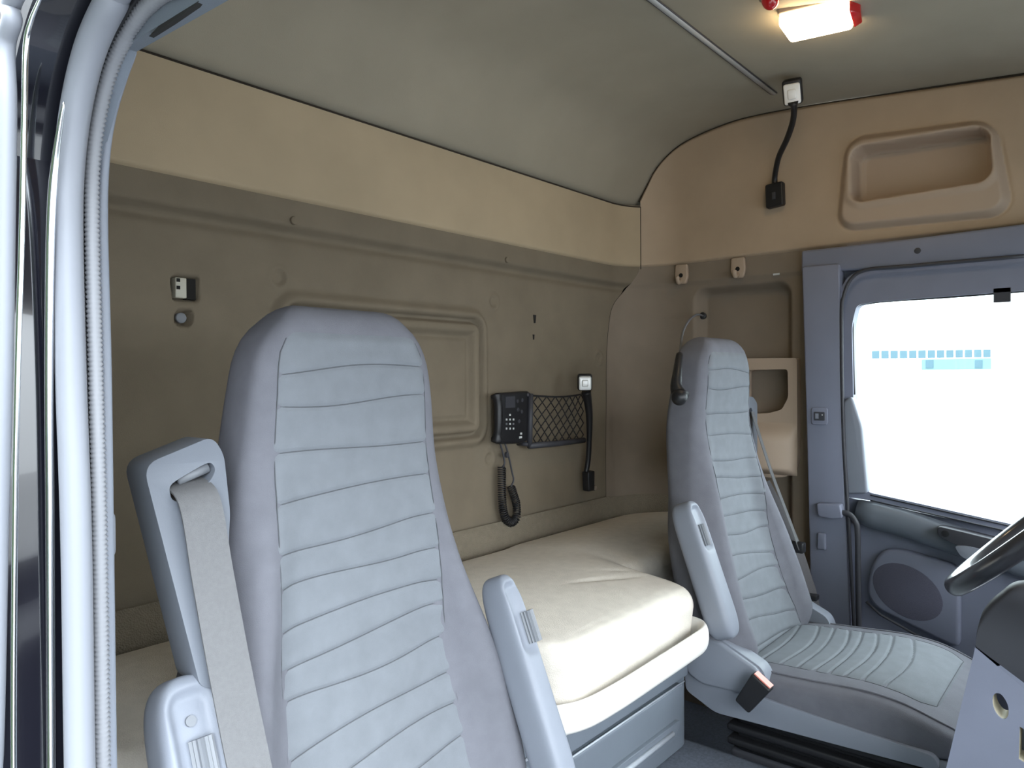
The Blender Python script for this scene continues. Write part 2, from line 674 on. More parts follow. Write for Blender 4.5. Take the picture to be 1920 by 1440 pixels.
def sd_quad(y, z, q, r):
    """distance to a rounded convex quadrilateral given as (y, z) points"""
    cy = sum(p[0] for p in q) / 4
    cz = sum(p[1] for p in q) / 4
    ds = []
    for i in range(4):
        ay, az = q[i]
        by, bz = q[(i + 1) % 4]
        ey, ez = by - ay, bz - az
        L = math.hypot(ey, ez)
        ny, nz = ez / L, -ey / L
        if (cy - ay) * ny + (cz - az) * nz > 0:
            ny, nz = -ny, -nz
        ds.append((y - ay) * ny + (z - az) * nz + r)
    ds.sort(reverse=True)
    a, b = ds[0], ds[1]
    if a > 0 and b > 0:
        return math.hypot(a, b) - r
    return a - r


QO = [(p.y, p.z) for p in CB]
QI = [(p.y, p.z) for p in cb_in]


def up_side_pt(u, v):
    s0, s1 = 0.145, s_of_y(-0.60)
    s = s0 + (s1 - s0) * u
    if u > 0.62:
        s = s0 + (s1 - s0) * u
    p, n = plan(s)
    zt = ceil_z(p.y) - 0.002
    z = Z_BAND + 0.008 + v * (zt - Z_BAND - 0.008)
    h = 0.004 + 0.016 * sstep(0.0, 0.03, v)
    h -= 0.012 * sstep(0.97, 1.0, v)
    if 0.15 < p.y < 0.85:
        do = sd_quad(p.y, z, QO, 0.06)
        h += 0.022 * sstep(0.004, -0.02, do)
        h -= 0.003 * math.exp(-((do - 0.004) / 0.004) ** 2)
        di = sd_quad(p.y, z, QI, 0.035)
        h += 0.006 * sstep(0.03, 0.008, di)
        h -= 0.10 * sstep(0.004, -0.006, di)
        h += 0.02 * sstep(-0.02, 0.0, di) * sstep(0.0, -0.02, di)
    p = p + n * h
    p.z = z
    return p


us = grid('upper_panel', 520, 130, up_side_pt, 'beige_side', wr)
us.data.materials.append(MATS['beige_plastic'])
for pg in us.data.polygons:
    c_ = pg.center
    if 0.1 < c_.y < 0.9 and sd_quad(c_.y, c_.z, QO, 0.06) < 0.002:
        pg.material_index = 1
sd_ = []
for k in range(70):
    pn = plan(0.143 + (s_of_y(-0.3) - 0.143) * (k / 69) ** 1.3)
    q = pn[0] + pn[1] * 0.010
    sd_.append(Vector((q.x, q.y, ceil_z(pn[0].y) - 0.004)))
tube('panel_seam', sd_, [0.0022 + 0.0022 * sstep(30, 60, k) for k in range(70)], 'seam_dark', us, sides=6)
tube('panel_seam', [(lambda pn: pn[0] + pn[1] * 0.026 + Vector((0, 0, z_)))(plan(0.1435)) for z_ in (Z_BAND, 1.7, Z_TOPBAND)], 0.0016, 'seam_dark', us, sides=6)
# white tag under the panel
p = PX(1456, 514, XR - 0.012)
plate('tag', [p + Vector((0, 0.012, 0.003)), p + Vector((0, -0.010, 0.003)), p + Vector((0, -0.010, -0.003)), p + Vector((0, 0.012, -0.003))],
      (0.004, 0, 0), 'key_white', wr)
# screw seat on the side panel
p, n = plan(seam_s(1.0) + 0.16)
q = PY(1228, 703, 1.385)
disc('screw_seat', q, (-0.6, -0.8, 0), 0.007, 0.02, 'hole_dark', wr)

# storage pocket (light frame, open niche, bulging bin)
XP = XR - 0.035
poc = [PX(a, b, XP) for a, b in ((1392, 672), (1494, 671), (1495, 860), (1484, 893), (1440, 897), (1392, 880))]
hol = [PX(a, b, XP) for a, b in ((1396, 694), (1477, 692), (1478, 745), (1466, 768), (1440, 775), (1396, 776))]
plate('storage_pocket', round_poly(poc, [0.002, 0.01, 0.02, 0.03, 0.03, 0.002]), (0.06, 0, 0), 'beige_plastic', wr,
      holes=[round_poly(hol, 0.012)])
pa, pb = PX(1392, 790, XP), PX(1495, 890, XP)


def bin_pt(u, v):
    y = pa.y + 0.05 + u * (pb.y - pa.y - 0.05)
    z = pa.z + v * (pb.z - 0.005 - pa.z)
    e = math.sin(math.pi * min(1, max(0, u * 0.5 + 0.5))) ** 0.4
    f = (sstep(0, 0.35, v) ** 0.7) * (1 - sstep(0.86, 1.0, v)) ** 0.5
    return Vector((XP - 0.001 - 0.055 * e * f, y, z))


grid('pocket_bin', 24, 36, bin_pt, 'beige_plastic', wr)
box('pocket_back', (XR + 0.045, pb.y + 0.0, pb.z), (XR + 0.055, pa.y + 0.3, pa.z + 0.15), 'brown_side', wr)

# ---- door pillar on the driver's side, header rail
XPL = 2.40
pil = [PX(a, b, XPL) for a, b in ((1501, 470), (1560, 466), (1578, 520), (1582, 900), (1590, 1250))]
y_a = PX(1505, 600, XPL).y
pl = plate('pillar', round_poly([PX(1503, 500, XPL), PX(1574, 494, XPL), PX(1576, 700, XPL), PX(1584, 940, XPL), PX(1600, 1300, XPL), PX(1524, 1300, XPL), PX(1512, 800, XPL)], 0.01),
           (0.10, 0, 0), 'grey_door', wr, bevel=0.012)
# switch plate on the pillar
pc = PX(1538, 780, XPL)
sw = plate('switch_plate', round_poly([pc + Vector((0, 0.026, 0.027)), pc + Vector((0, -0.024, 0.027)), pc + Vector((0, -0.024, -0.027)), pc + Vector((0, 0.026, -0.027))], 0.01),
           (-0.006, 0, 0), 'grey_door', pl, bevel=0.002)
plate('rocker', round_poly([pc + Vector((-0.006, 0.017, 0.013)), pc + Vector((-0.006, -0.016, 0.013)), pc + Vector((-0.006, -0.016, -0.014)), pc + Vector((-0.006, 0.017, -0.014))], 0.003),
      (-0.004, 0, 0), 'dark_plastic', sw, bevel=0.001)
plate('rocker_mark', [pc + Vector((-0.0105, 0.012, 0.008)), pc + Vector((-0.0105, 0.002, 0.008)), pc + Vector((-0.0105, 0.002, -0.008)), pc + Vector((-0.0105, 0.012, -0.008))],
      (0.001, 0, 0), 'grey_plastic', sw)
disc('indicator', pc + Vector((-0.010, -0.009, 0.004)), (-1, 0, 0), 0.002, 0.002, 'key_white', sw, n=8)
pc = PX(1542, 1014, XPL)
plate('catch', round_poly([pc + Vector((0, 0.012, 0.026)), pc + Vector((0, -0.012, 0.026)), pc + Vector((0, -0.013, -0.026)), pc + Vector((0, 0.013, -0.026))], 0.006),
      (-0.012, 0, 0), 'grey_door', pl, bevel=0.004)
# header over the door
hd = plate('header', [PX(1502, 470, XPL + 0.012), PX(1700, 448, XPL + 0.012), Vector((XPL + 0.012, -0.5, 1.62)), Vector((XPL + 0.012, -0.5, 1.53)), PX(1700, 500, XPL + 0.012), PX(1502, 512, XPL + 0.012)],
           (0.08, 0, 0), 'grey_door', wr, bevel=0.008)
disc('screw', PX(1720, 470, XPL + 0.010), (-1, 0, 0), 0.009, 0.006, 'dark_plastic', hd, bevel=0.002)

# ---- driver's door
XD = 2.425
dr = empty('door_1', (XD, 0.2, 0.2))
tag(dr, kind='structure')
f_out = [PX(1580, 1215, XD), PX(1570, 900, XD), PX(1568, 560, XD), PX(1590, 512, XD), PX(1640, 500, XD), Vector((XD, -0.45, PX(1920, 477, XD).z)), Vector((XD, -0.45, 0.80)),
         PX(1920, 985, XD), PX(1625, 925, XD)]
win = [PX(1597, 610, XD), PX(1606, 572, XD), PX(1640, 566, XD), PX(1920, 545, XD), Vector((XD, -0.36, 1.46)), Vector((XD, -0.36, 0.87)), PX(1920, 988, XD), PX(1628, 923, XD), PX(1600, 760, XD)]
ring_o = round_poly([PX(1569, 560, XD), PX(1590, 512, XD), PX(1650, 500, XD), Vector((XD, -0.45, PX(1920, 478, XD).z)), Vector((XD, -0.45, 0.80)), PX(1920, 1002, XD), PX(1628, 938, XD), PX(1580, 930, XD)],
                    [0.03, 0.04, 0.03, 0.02, 0.02, 0, 0, 0.01])
plate('window_frame', ring_o, (0.045, 0, 0), 'grey_door', dr, holes=[round_poly(win, [0.02, 0.015, 0.01, 0, 0.03, 0.03, 0, 0.01, 0.03])])
plate('corner_filler', [PX(a, b, XD + 0.026) for a, b in ((1556, 484), (1720, 474), (1720, 528), (1618, 538), (1594, 570), (1586, 660), (1556, 660))], (0.02, 0, 0), 'grey_door', dr)
# rubber line round the frame
tube('frame_seal', smoothpath([PX(a, b, XD - 0.022) for a, b in ((1604, 1230), (1590, 960), (1581, 800), (1578, 600), (1582, 555), (1596, 523), (1625, 506), (1700, 499), (1920, 480))], 6), 0.0055, 'dark_plastic', dr, sides=8)
# inner dark bead on the glass edge
tube('glass_bead', smoothpath([PX(a, b, XD + 0.012) for a, b in ((1601, 740), (1598, 620), (1603, 578), (1640, 566), (1780, 556), (1920, 545))], 6), 0.005, 'black_plastic', dr, sides=8)
box('blind_catch', tuple(PX(1885, 566, XD) + Vector((0, -0.012, 0))), tuple(PX(1866, 545, XD) + Vector((0.012, 0.004, 0.006))), 'dark_plastic', dr)
# light corner cover at the lower rear of the window
cc = [PX(1597, 742, XD - 0.02), PX(1603, 760, XD - 0.02), PX(1616, 800, XD - 0.02), PX(1627, 926, XD - 0.02), PX(1584, 926, XD - 0.02), PX(1580, 752, XD - 0.02)]
plate('corner_cover', round_poly(cc, 0.015), (0.04, 0, 0), 'grey_plastic', dr, bevel=0.012)
# glass
wn = plate('window_1', [PX(1575, 530, XD + 0.03), Vector((XD + 0.03, -0.42, 1.52)), Vector((XD + 0.03, -0.42, 0.80)), PX(1590, 960, XD + 0.03)], (0.004, 0, 0), 'window_glass', None, smooth=False)
tag(wn, kind='structure')
# lower door card
dl = plate('door_card', [PX(1574, 930, XD + 0.02), PX(1920, 1002, XD + 0.02), Vector((XD + 0.02, -0.45, 0.80)), Vector((XD + 0.02, -0.45, 0.15)), Vector((XD + 0.02, PX(1585, 1200, XD + 0.02).y, 0.15))],
           (0.05, 0, 0), 'grey_door', dr)
# rolled arm-rest below the sill
ar = [PX(a, b, XD) for a, b in ((1608, 958), (1640, 966), (1700, 982), (1760, 1003), (1840, 1028), (1930, 1056))] + [Vector((XD, -0.1, 0.70))]
tube('sill_pad', ar, [0.036, 0.042, 0.042, 0.042, 0.042, 0.045, 0.045], 'grey_drawer', dr, sides=20, flat=0.75, ref=Vector((0, 0, 1)))
# alloy ledge strips along the glass
for k, (b0, b1) in enumerate(((928, 992), (938, 1003))):
    tube('ledge_strip', [PX(1632, b0, XD - 0.004 - 0.012 * k), PX(1920, b1, XD - 0.004 - 0.012 * k), Vector((XD - 0.004, -0.3, 0.84))], 0.0022, 'dark_plastic', dr, sides=6)
# handle recess, bolt and lever
XH = XD - 0.052
plate('handle_plate', round_poly([PX(1757, 986, XH), PX(1800, 996, XH), PX(1930, 1028, XH), PX(1930, 1054, XH), PX(1790, 1022, XH), PX(1757, 1004, XH)], 0.012), (0.05, 0, 0), 'dark_plastic', dr, bevel=0.003)
disc('bolt', PX(1772, 1001, XH - 0.002), (-1, 0, 0), 0.010, 0.006, 'black_plastic', dr, bevel=0.002)
lv = [PX(a, b, XH - 0.004) for a, b in ((1788, 1023), (1815, 1024), (1880, 1040), (1880, 1062), (1832, 1056), (1802, 1045))]
plate('door_lever', round_poly(lv, 0.012), (0.03, 0, 0), 'grey_plastic', dr, bevel=0.006)
# speaker pod
XS = XD - 0.002
sp = [PX(a, b, XS) for a, b in ((1655, 1030), (1690, 1030), (1800, 1062), (1800, 1218), (1760, 1200), (1640, 1140), (1624, 1112), (1632, 1060))]
po = plate('speaker_pod', round_poly(sp, 0.035), (0.03, 0, 0), 'grey_door', dr, bevel=0.01)
sg = [PX(1702 + 66 * math.cos(q) - 4 * math.sin(q), 1110 + 26 * math.cos(q) + 48 * math.sin(q), XS - 0.001) for q in (2 * math.pi * k / 36 for k in range(36))]
plate('speaker_grille', sg, (0.006, 0, 0), 'speaker_cloth', po, bevel=0.002)
lo = [PX(a, b, XS) for a, b in ((1624, 1128), (1650, 1152), (1720, 1192), (1800, 1232))]
tube('pod_line', lo, 0.004, 'dark_plastic', dr, sides=8)
# grab bar with its bracket
XG = XPL - 0.02
gp = [PX(a, b, XG) for a, b in ((1570, 962), (1590, 963), (1604, 978), (1608, 1000), (1609, 1080), (1611, 1220))]
gb = empty('grab_bar', PX(1611, 1220, XG), 'dark tubular grab bar beside the door pillar, ending in a grey bracket', 'grab bar')
tube('bar', smoothpath(gp, 6), 0.0085, 'dark_plastic', gb, sides=12)
br = [PX(a, b, XG - 0.012) for a, b in ((1530, 944), (1575, 946), (1580, 972), (1560, 974), (1533, 968))]
plate('bracket', round_poly(br, 0.008), (0.035, 0, 0), 'grey_door', gb, bevel=0.006)

# ---- passenger door opening (the photographer stands in it)
wl = box('wall_left', (0.17, 0.735, -0.6), (0.252, 0.90, 2.14), 'black_paint', bevel=0.006)
tag(wl, kind='structure')


def jamb(name, pix, x, rad, material, parent=wl, flat=1.0, n=10, sides=14, ribs=0, taper=0, header=False):
    base_ = [PX(a, b, x) for a, b in pix]
    foot = base_[0].copy()
    foot.z = 0.12
    if header:
        e_ = base_[-1]
        base_ += [Vector((x, e_.y - 0.25, e_.z + 0.022)), Vector((x, -0.10, e_.z + 0.03)), Vector((x, -0.56, e_.z + 0.03))]
    pts = smoothpath([foot] + base_, n)
    if ribs:
        # resample evenly
        L = [0]
        for a, b in zip(pts, pts[1:]):
            L.append(L[-1] + (b - a).length)
        m_ = int(L[-1] / ribs)
        res = []
        k = 0
        for i in range(m_ + 1):
            d = L[-1] * i / m_
            while k < len(L) - 2 and L[k + 1] < d:
                k += 1
            t = (d - L[k]) / max(1e-9, L[k + 1] - L[k])
            res.append(pts[k].lerp(pts[k + 1], t))
        pts = res
        rr = [rad * (1.0 if i % 2 else 0.74) for i in range(len(pts))]
    else:
        rr = [rad] * len(pts)
    for i in range(taper):
        rr[-1 - i] *= max(0.05, math.sqrt(i / taper))
    return tube(name, pts, rr, material, parent, sides=sides, flat=flat)


# painted body round the corner of the opening
bo = smoothpath([Vector((0.245, PX(130, 1700, 0.245).y, 0.1))] + [PX(a, b, 0.245) for a, b in ((130, 1700), (124, 1000), (114, 700), (112, 430), (118, 300), (132, 190), (158, 90), (192, 10), (236, -60), (330, -150))], 6)
bo = bo + [Vector((0.245, -0.6, bo[-1].z + 0.04)), Vector((0.245, -0.6, 2.13)), Vector((0.245, 0.86, 2.13)), Vector((0.245, 0.86, bo[0].z))]
plate('body_side', bo, (-0.045, 0, 0), 'black_paint', wl)
# inner trim edge, ribbed seal, bulb seal, bright flange, outer strips
jamb('pillar_trim', ((212, 1700), (207, 1440), (201, 1000), (197, 700), (191, 430), (195, 310), (208, 225), (232, 150), (256, 96)), 0.285, 0.0058, 'grey_plastic', taper=45)
ht = [PX(a, b, 0.284) for a, b in ((188, 330), (186, 210), (212, 110), (252, 40), (300, -10), (400, -70), (700, -170), (720, -130), (436, -4), (256, 97), (222, 190), (200, 270), (192, 330))]
htr = plate('header_trim', ht, (-0.012, 0, 0), 'grey_drawer', wl)
plate('trim_slit', [PX(a, b, 0.2715) for a, b in ((279, 68), (298, 48), (330, 28), (372, 2), (366, 10), (320, 42))], (0.004, 0, 0), 'hole_dark', htr)
jamb('weatherstrip', ((196, 1700), (192, 1440), (186, 1000), (179, 700), (172, 430), (174, 300), (188, 200), (214, 110), (254, 40), (302, -10), (402, -70)), 0.268, 0.0072, 'seal_ribbed', ribs=0.0022, header=True)
jamb('seal_gap', ((180, 1700), (174, 1440), (168, 1000), (160, 700), (153, 430), (156, 300), (170, 195), (198, 100), (238, 25), (290, -40)), 0.262, 0.005, 'black_plastic', header=True)
jamb('bulb_seal', ((158, 1700), (150, 1440), (143, 1000), (133, 700), (127, 430), (131, 300), (145, 190), (170, 90), (206, 10), (250, -60)), 0.245, 0.0122, 'seal_rubber', header=True)
jamb('flange', ((100, 1700), (96, 1440), (94, 1000), (92, 700), (95, 430), (104, 300), (120, 190)), 0.229, 0.0036, 'chrome', taper=14)  # chrome stands in for the sky reflected in the glossy black flange
jamb('edge_strip', ((32, 1700), (26, 1440), (28, 1000), (33, 700), (41, 430), (46, 200), (49, 84), (58, 40), (74, 0), (95, -50)), 0.194, 0.0022, 'chrome', taper=30)
jamb('drip_seal', ((-30, 1700), (-12, 1440), (-2, 1000), (6, 700), (10, 430), (13, 200), (10, 90), (22, 40), (40, -30)), 0.188, 0.0070, 'seal_rubber', header=True)
p = PX(204, 1004, 0.31)
plate('door_buffer', round_poly([p + Vector((0.008, 0, 0.024)), p + Vector((-0.008, 0, 0.024)), p + Vector((-0.008, 0, -0.024)), p + Vector((0.008, 0, -0.024))], 0.008), (0, 0.02, 0), 'seal_rubber', wl, bevel=0.004)

# cab side above the passenger door and the front of the cab
hl = box('wall_left_header', (0.20, -0.6, 1.54), (0.27, 0.74, 2.13), 'beige_side')
tag(hl, kind='structure')
h2 = box('wall_left_rear', (0.16, 0.90, -0.2), (0.20, 1.52, 2.13), 'black_paint')
box('lining', (0.2005, 0.90, 0.3), (0.215, 1.46, 2.08), 'brown_felt', h2)
tag(h2, kind='structure')
wf = box('wall_front', (0.16, -0.86, -0.3), (2.5, -0.80, 0.80), 'dark_plastic')
tag(wf, kind='structure')
wf2 = box('wall_front_header', (0.16, -0.66, 1.50), (2.5, -0.58, 2.13), 'beige_panel')
tag(wf2, kind='structure')
wf3 = box('wall_right_front', (2.46, -0.75, 0.0), (2.52, -0.36, 2.13), 'grey_door')
tag(wf3, kind='structure')
wbo = box('wall_back_outer', (0.16, 1.54, -0.2), (2.62, 1.58, 2.15), 'black_paint')
tag(wbo, kind='structure')
wro = box('wall_right_outer', (2.60, 0.80, -0.2), (2.62, 1.56, 2.15), 'black_paint')
tag(wro, kind='structure')
wru = box('wall_right_upper_outer', (2.60, -0.7, 1.62), (2.62, 0.64, 2.15), 'black_paint')
tag(wru, kind='structure')

# ================================================================== things
# ---- seats
WTAB = [(0.40, 0.20), (0.46, 0.245), (0.52, 0.280), (0.62, 0.290), (0.75, 0.268), (0.90, 0.220), (1.05, 0.186), (1.18, 0.168), (1.25, 0.155), (1.285, 0.142)]
WITAB = [(0.40, 0.168), (0.55, 0.166), (0.75, 0.158), (1.0, 0.148), (1.15, 0.142), (1.30, 0.132)]
TTAB = [(0.40, 0.11), (0.55, 0.13), (0.9, 0.115), (1.2, 0.10), (1.31, 0.09)]
ZTOP = 1.308
BACK_SEAMS = [(1.215, 0.04, 0.010), (1.165, 0.02, 0.010), (1.095, 0.00, 0.004), (1.035, 0.05, 0.004), (0.965, 0.06, 0.006), (0.915, 0.05, 0.010),
              (0.862, 0.04, 0.006), (0.815, 0.08, 0.004), (0.765, 0.05, 0.012), (0.705, 0.10, 0.008), (0.655, 0.07, 0.012), (0.60, 0.10, 0.006), (0.545, 0.08, 0.012), (0.49, 0.06, 0.006)]


def nexp(z):
    return 3.4 + 2.6 * sstep(0.85, 1.15, z)


WK = [1.0]      # how far the lower bolsters are let out


def seat_w(z):
    t = min(1.0, max(0.0, (z - (ZTOP - 0.10)) / 0.10))
    return slerp_tab(WTAB, z) * (1 + (WK[0] - 1) * (1 - sstep(0.85, 1.1, z))) - 0.070 * (1 - math.sqrt(1 - 0.96 * t * t))


def top_scale(z):
    """rounds the head end over"""
    t = max(0.0, (z - (ZTOP - 0.05)) / 0.05)
    return math.sqrt(max(0.0, 1 - min(1, t) ** 2.4)) * 0.92 + 0.08 if t > 0 else 1.0


def thread(vs, fs, pts, rad=0.0009):
    fr = frames(pts)
    i0 = len(vs)
    for p, (t, a, b) in zip(pts, fr):
        for q in range(5):
            vs.append(p + a * (rad * math.cos(q * 1.2566)) + b * (rad * math.sin(q * 1.2566)))
    for k in range(len(pts) - 1):
        for q in range(5):
            c = i0 + k * 5
            fs.append((c + q, c + (q + 1) % 5, c + 5 + (q + 1) % 5, c + 5 + q))


def build_seat(cx, outer, ytab, label, extra):
    root = empty('truck_seat', (cx, 0.62, 0.0), label, 'seat', 'pair of cab seats')

    def front(x, z):
        w, T = seat_w(z), slerp_tab(TTAB, z)
        yf = slerp_tab(ytab, z)
        a = min(1.0, abs(x) / w)
        n = nexp(z)
        y = yf + T / 2 * (1 - (1 - a ** n) ** (1 / n))
        bol = 0.062 * sstep(0.40, 0.55, z) * (1 - sstep(0.72, 1.12, z)) + 0.005
        y -= bol * math.exp(-((a - 0.80) / 0.17) ** 2)
        return y

    rings = []
    nz = 70
    for i in range(nz + 1):
        z = 0.40 + (ZTOP - 0.40) * (i / nz if i < nz * 0.85 else 0.85 + 0.15 * math.sin((i / nz - 0.85) / 0.15 * math.pi / 2))
        w, T = seat_w(z), slerp_tab(TTAB, z)
        yf = slerp_tab(ytab, z)
        k = top_scale(z)
        kw = 0.90 + 0.10 * k
        ring = []
        for q in range(56):
            th = 2 * math.pi * q / 56
            n = nexp(z)
            cs, sn = math.cos(th), math.sin(th)
            x = math.copysign(abs(cs) ** (2 / n), cs) * w * kw
            yy = math.copysign(abs(sn) ** (2 / n), sn)
            if yy < 0:
                y = front(x, z)
                y = yf + T / 2 + (y - yf - T / 2) * k
            else:
                y = yf + T / 2 + yy * T / 2 * k
            ring.append(Vector((cx + x, y, z)))
        rings.append(ring)
    bk_ = loft('backrest', rings, 'seat_cloth', root)

    def ins(u, v):
        z = 0.44 + v * (ZTOP - 0.035 - 0.44)
        wi = slerp_tab(WITAB, z)
        wi = min(wi, seat_w(z) - 0.022)
        a = 2 * u - 1
        x = a * wi
        e = 1 - abs(a) ** 14
        tp = sstep(1.0, 0.975, v)
        k = top_scale(z)
        w, T = seat_w(z), slerp_tab(TTAB, z)
        yf = slerp_tab(ytab, z)
        y = front(x, z)
        y = yf + T / 2 + (y - yf - T / 2) * k
        off = -0.002 + 0.006 * e * tp
        for (z0, sl_, cv) in BACK_SEAMS:
            zz = z0 + sl_ * x * (1 if outer < 0 else -1) + cv * math.sin(1.6 * math.pi * (u + z0 * 7)) * 0.5
            d = z - zz
            if abs(d) < 0.03:
                off -= 0.0026 * math.exp(-(d / 0.0030) ** 2)
                off += 0.0010 * math.exp(-((d - 0.010) / 0.008) ** 2)
        return Vector((cx + x, y - off, z))

    bpn = grid('backrest_panel', 56, 330, ins, 'seat_insert', bk_)
    tv, tf = [], []
    for (z0, sl_, cv) in BACK_SEAMS:
        pts = []
        for k_ in range(25):
            u = 0.02 + 0.96 * k_ / 24
            wi = min(slerp_tab(WITAB, z0), seat_w(z0) - 0.022)
            x = (2 * u - 1) * wi
            zz = z0 + sl_ * x * (1 if outer < 0 else -1) + cv * math.sin(1.6 * math.pi * (u + z0 * 7)) * 0.5
            pts.append(ins(u, (zz - 0.44) / (ZTOP - 0.035 - 0.44)) + Vector((0, -0.0004, 0)))
        thread(tv, tf, pts)
    for u in (0.012, 0.988):
        thread(tv, tf, [ins(u, 0.02 + 0.96 * k_ / 40) + Vector((0, -0.0004, 0)) for k_ in range(41)])
    pymesh('stitching', tv, tf, 'stitch', bpn)

    # cushion: loft from back to front
    yb = slerp_tab(ytab, 0.5) + 0.02
    yfr = yb - 0.50

    def crown(y):
        t = (yb - y) / (yb - yfr)
        return 0.485 + 0.012 * math.sin(math.pi * t) - 0.016 * sstep(0.75, 1.0, t) + 0.01 * math.exp(-((t - 0.65) / 0.2) ** 2)

    rings = []
    for i in range(44):
        t = 0.5 - 0.5 * math.cos(math.pi * i / 43)
        y = yb + (yfr - yb) * t
        ends = (1 - abs(2 * t - 1) ** 9)
        k = max(0.06, ends) ** 0.30
        w = (0.245 + 0.012 * math.sin(math.pi * t)) * (0.80 + 0.20 * k)
        zt = crown(y)
        zc, hh = (zt + 0.385) / 2, (zt - 0.385) / 2 * k
        ring = []
        for q in range(48):
            th = 2 * math.pi * q / 48
            cs, sn = math.cos(th), math.sin(th)
            n = 5.5
            ring.append(Vector((cx + math.copysign(abs(cs) ** (2 / n), cs) * w, y, zc + math.copysign(abs(sn) ** (2 / n), sn) * hh)))
        rings.append(ring)
    cu = loft('cushion', rings, 'seat_cloth', root)
    c_seams = [0.10, 0.20, 0.285, 0.36, 0.43, 0.50, 0.58, 0.67]

    def cins(u, v):
        t = 0.05 + 0.86 * v
        y = yb + (yfr - yb) * t
        a = 2 * u - 1
        w = 0.175 + 0.02 * t
        w *= 1 - 0.25 * sstep(0.86, 1.0, v) ** 2 * 0.6
        x = a * w
        ends = (1 - abs(2 * t - 1) ** 9)
        k = max(0.06, ends) ** 0.30
        zt = crown(y)
        zc, hh = (zt + 0.385) / 2, (zt - 0.385) / 2 * k
        wf_ = (0.245 + 0.012 * math.sin(math.pi * t)) * (0.80 + 0.20 * k)
        z = zc + hh * (1 - min(1, abs(x) / wf_) ** 5.5) ** (1 / 5.5)
        e = (1 - abs(a) ** 14) * sstep(1.0, 0.97, v) * sstep(0, 0.03, v)
        off = -0.002 + 0.006 * e
        for k2, t0 in enumerate(c_seams):
            tt = t0 + 0.05 * math.sin(math.pi * u) * (1 if k2 % 2 else 0.7) - 0.02 * a
            d = (t - tt) * 0.5
            if abs(d) < 0.03:
                off -= 0.0045 * math.exp(-(d / 0.0028) ** 2)
        return Vector((cx + x, y, z + off))

    cpn = grid('cushion_panel', 50, 150, cins, 'seat_insert', cu)
    tv, tf = [], []
    for k2, t0 in enumerate(c_seams):
        pts = []
        for k_ in range(25):
            u = 0.02 + 0.96 * k_ / 24
            tt = t0 + 0.05 * math.sin(math.pi * u) * (1 if k2 % 2 else 0.7) - 0.02 * (2 * u - 1)
            pts.append(cins(u, (tt - 0.05) / 0.86) + Vector((0, 0, 0.0004)))
        thread(tv, tf, pts)
    for u in (0.012, 0.988):
        thread(tv, tf, [cins(u, 0.03 + 0.95 * k_ / 30) + Vector((0, 0, 0.0004)) for k_ in range(31)])
    thread(tv, tf, [cins(0.012 + 0.976 * k_ / 20, 0.98) + Vector((0, 0, 0.0004)) for k_ in range(21)])
    pymesh('stitching', tv, tf, 'stitch', cpn)
    # piping round the upper edge of the cushion
    pip = []
    for sgn in (-1, 1):
        pts = []
        for k_ in range(5, 40):
            rg_ = rings[k_]
            pts.append(rg_[6 if sgn > 0 else 18] + Vector((sgn * 0.0005, 0, 0.001)))
        tube('piping', pts, 0.0025, 'seat_cloth', cu, sides=6)
    # base shell and hinge covers
    for s in (-1, 1):
        x0 = cx + s * 0.262
        sh = [(yb + 0.10, 0.40), (yb + 0.105, 0.52), (yb + 0.06, 0.555), (yb + 0.0, 0.55), (yb - 0.10, 0.505), (yb - 0.115, 0.47),
              (yb - 0.09, 0.435), (yb - 0.46, 0.415), (yb - 0.47, 0.385), (yb + 0.02, 0.365)]
        plate('base_side', round_poly([(x0, a, b) for a, b in sh], 0.015), (-s * 0.045, 0, 0), 'grey_plastic', root, bevel=0.008)
        hg_ = [(yb + 0.09, 0.45), (yb + 0.10, 0.515), (yb + 0.06, 0.553), (yb + 0.005, 0.548), (yb - 0.095, 0.503), (yb - 0.105, 0.475), (yb - 0.075, 0.437), (yb + 0.05, 0.432)]
        plate('hinge_cover', round_poly([(x0 + s * 0.014, a, b) for a, b in hg_], 0.015), (-s * 0.02, 0, 0), 'grey_plastic', root, bevel=0.007)
        disc('screw', (x0 + s * 0.002, yb - 0.05, 0.415), (s, 0, 0), 0.008, 0.006, 'bright_metal', root, bevel=0.002)
    box('base_tray', (cx - 0.25, yb - 0.48, 0.375), (cx + 0.25, yb + 0.02, 0.40), 'grey_drawer', root, bevel=0.01)
    for k in range(6):
        z = 0.27 + 0.017 * k
        e = 0.02 if k % 2 else 0.0
        box('bellows_fold', (cx - 0.22 - e, yb - 0.43 - e, z), (cx + 0.22 + e, yb - 0.02 + e, z + 0.018), 'black_plastic', root, bevel=0.006)
    box('plinth', (cx - 0.22, yb - 0.45, 0.0), (cx + 0.22, yb, 0.27), 'dark_plastic', root, bevel=0.01)

    # folded-up arm rests
    at, ab = extra['arm_top'], extra['arm_bot']
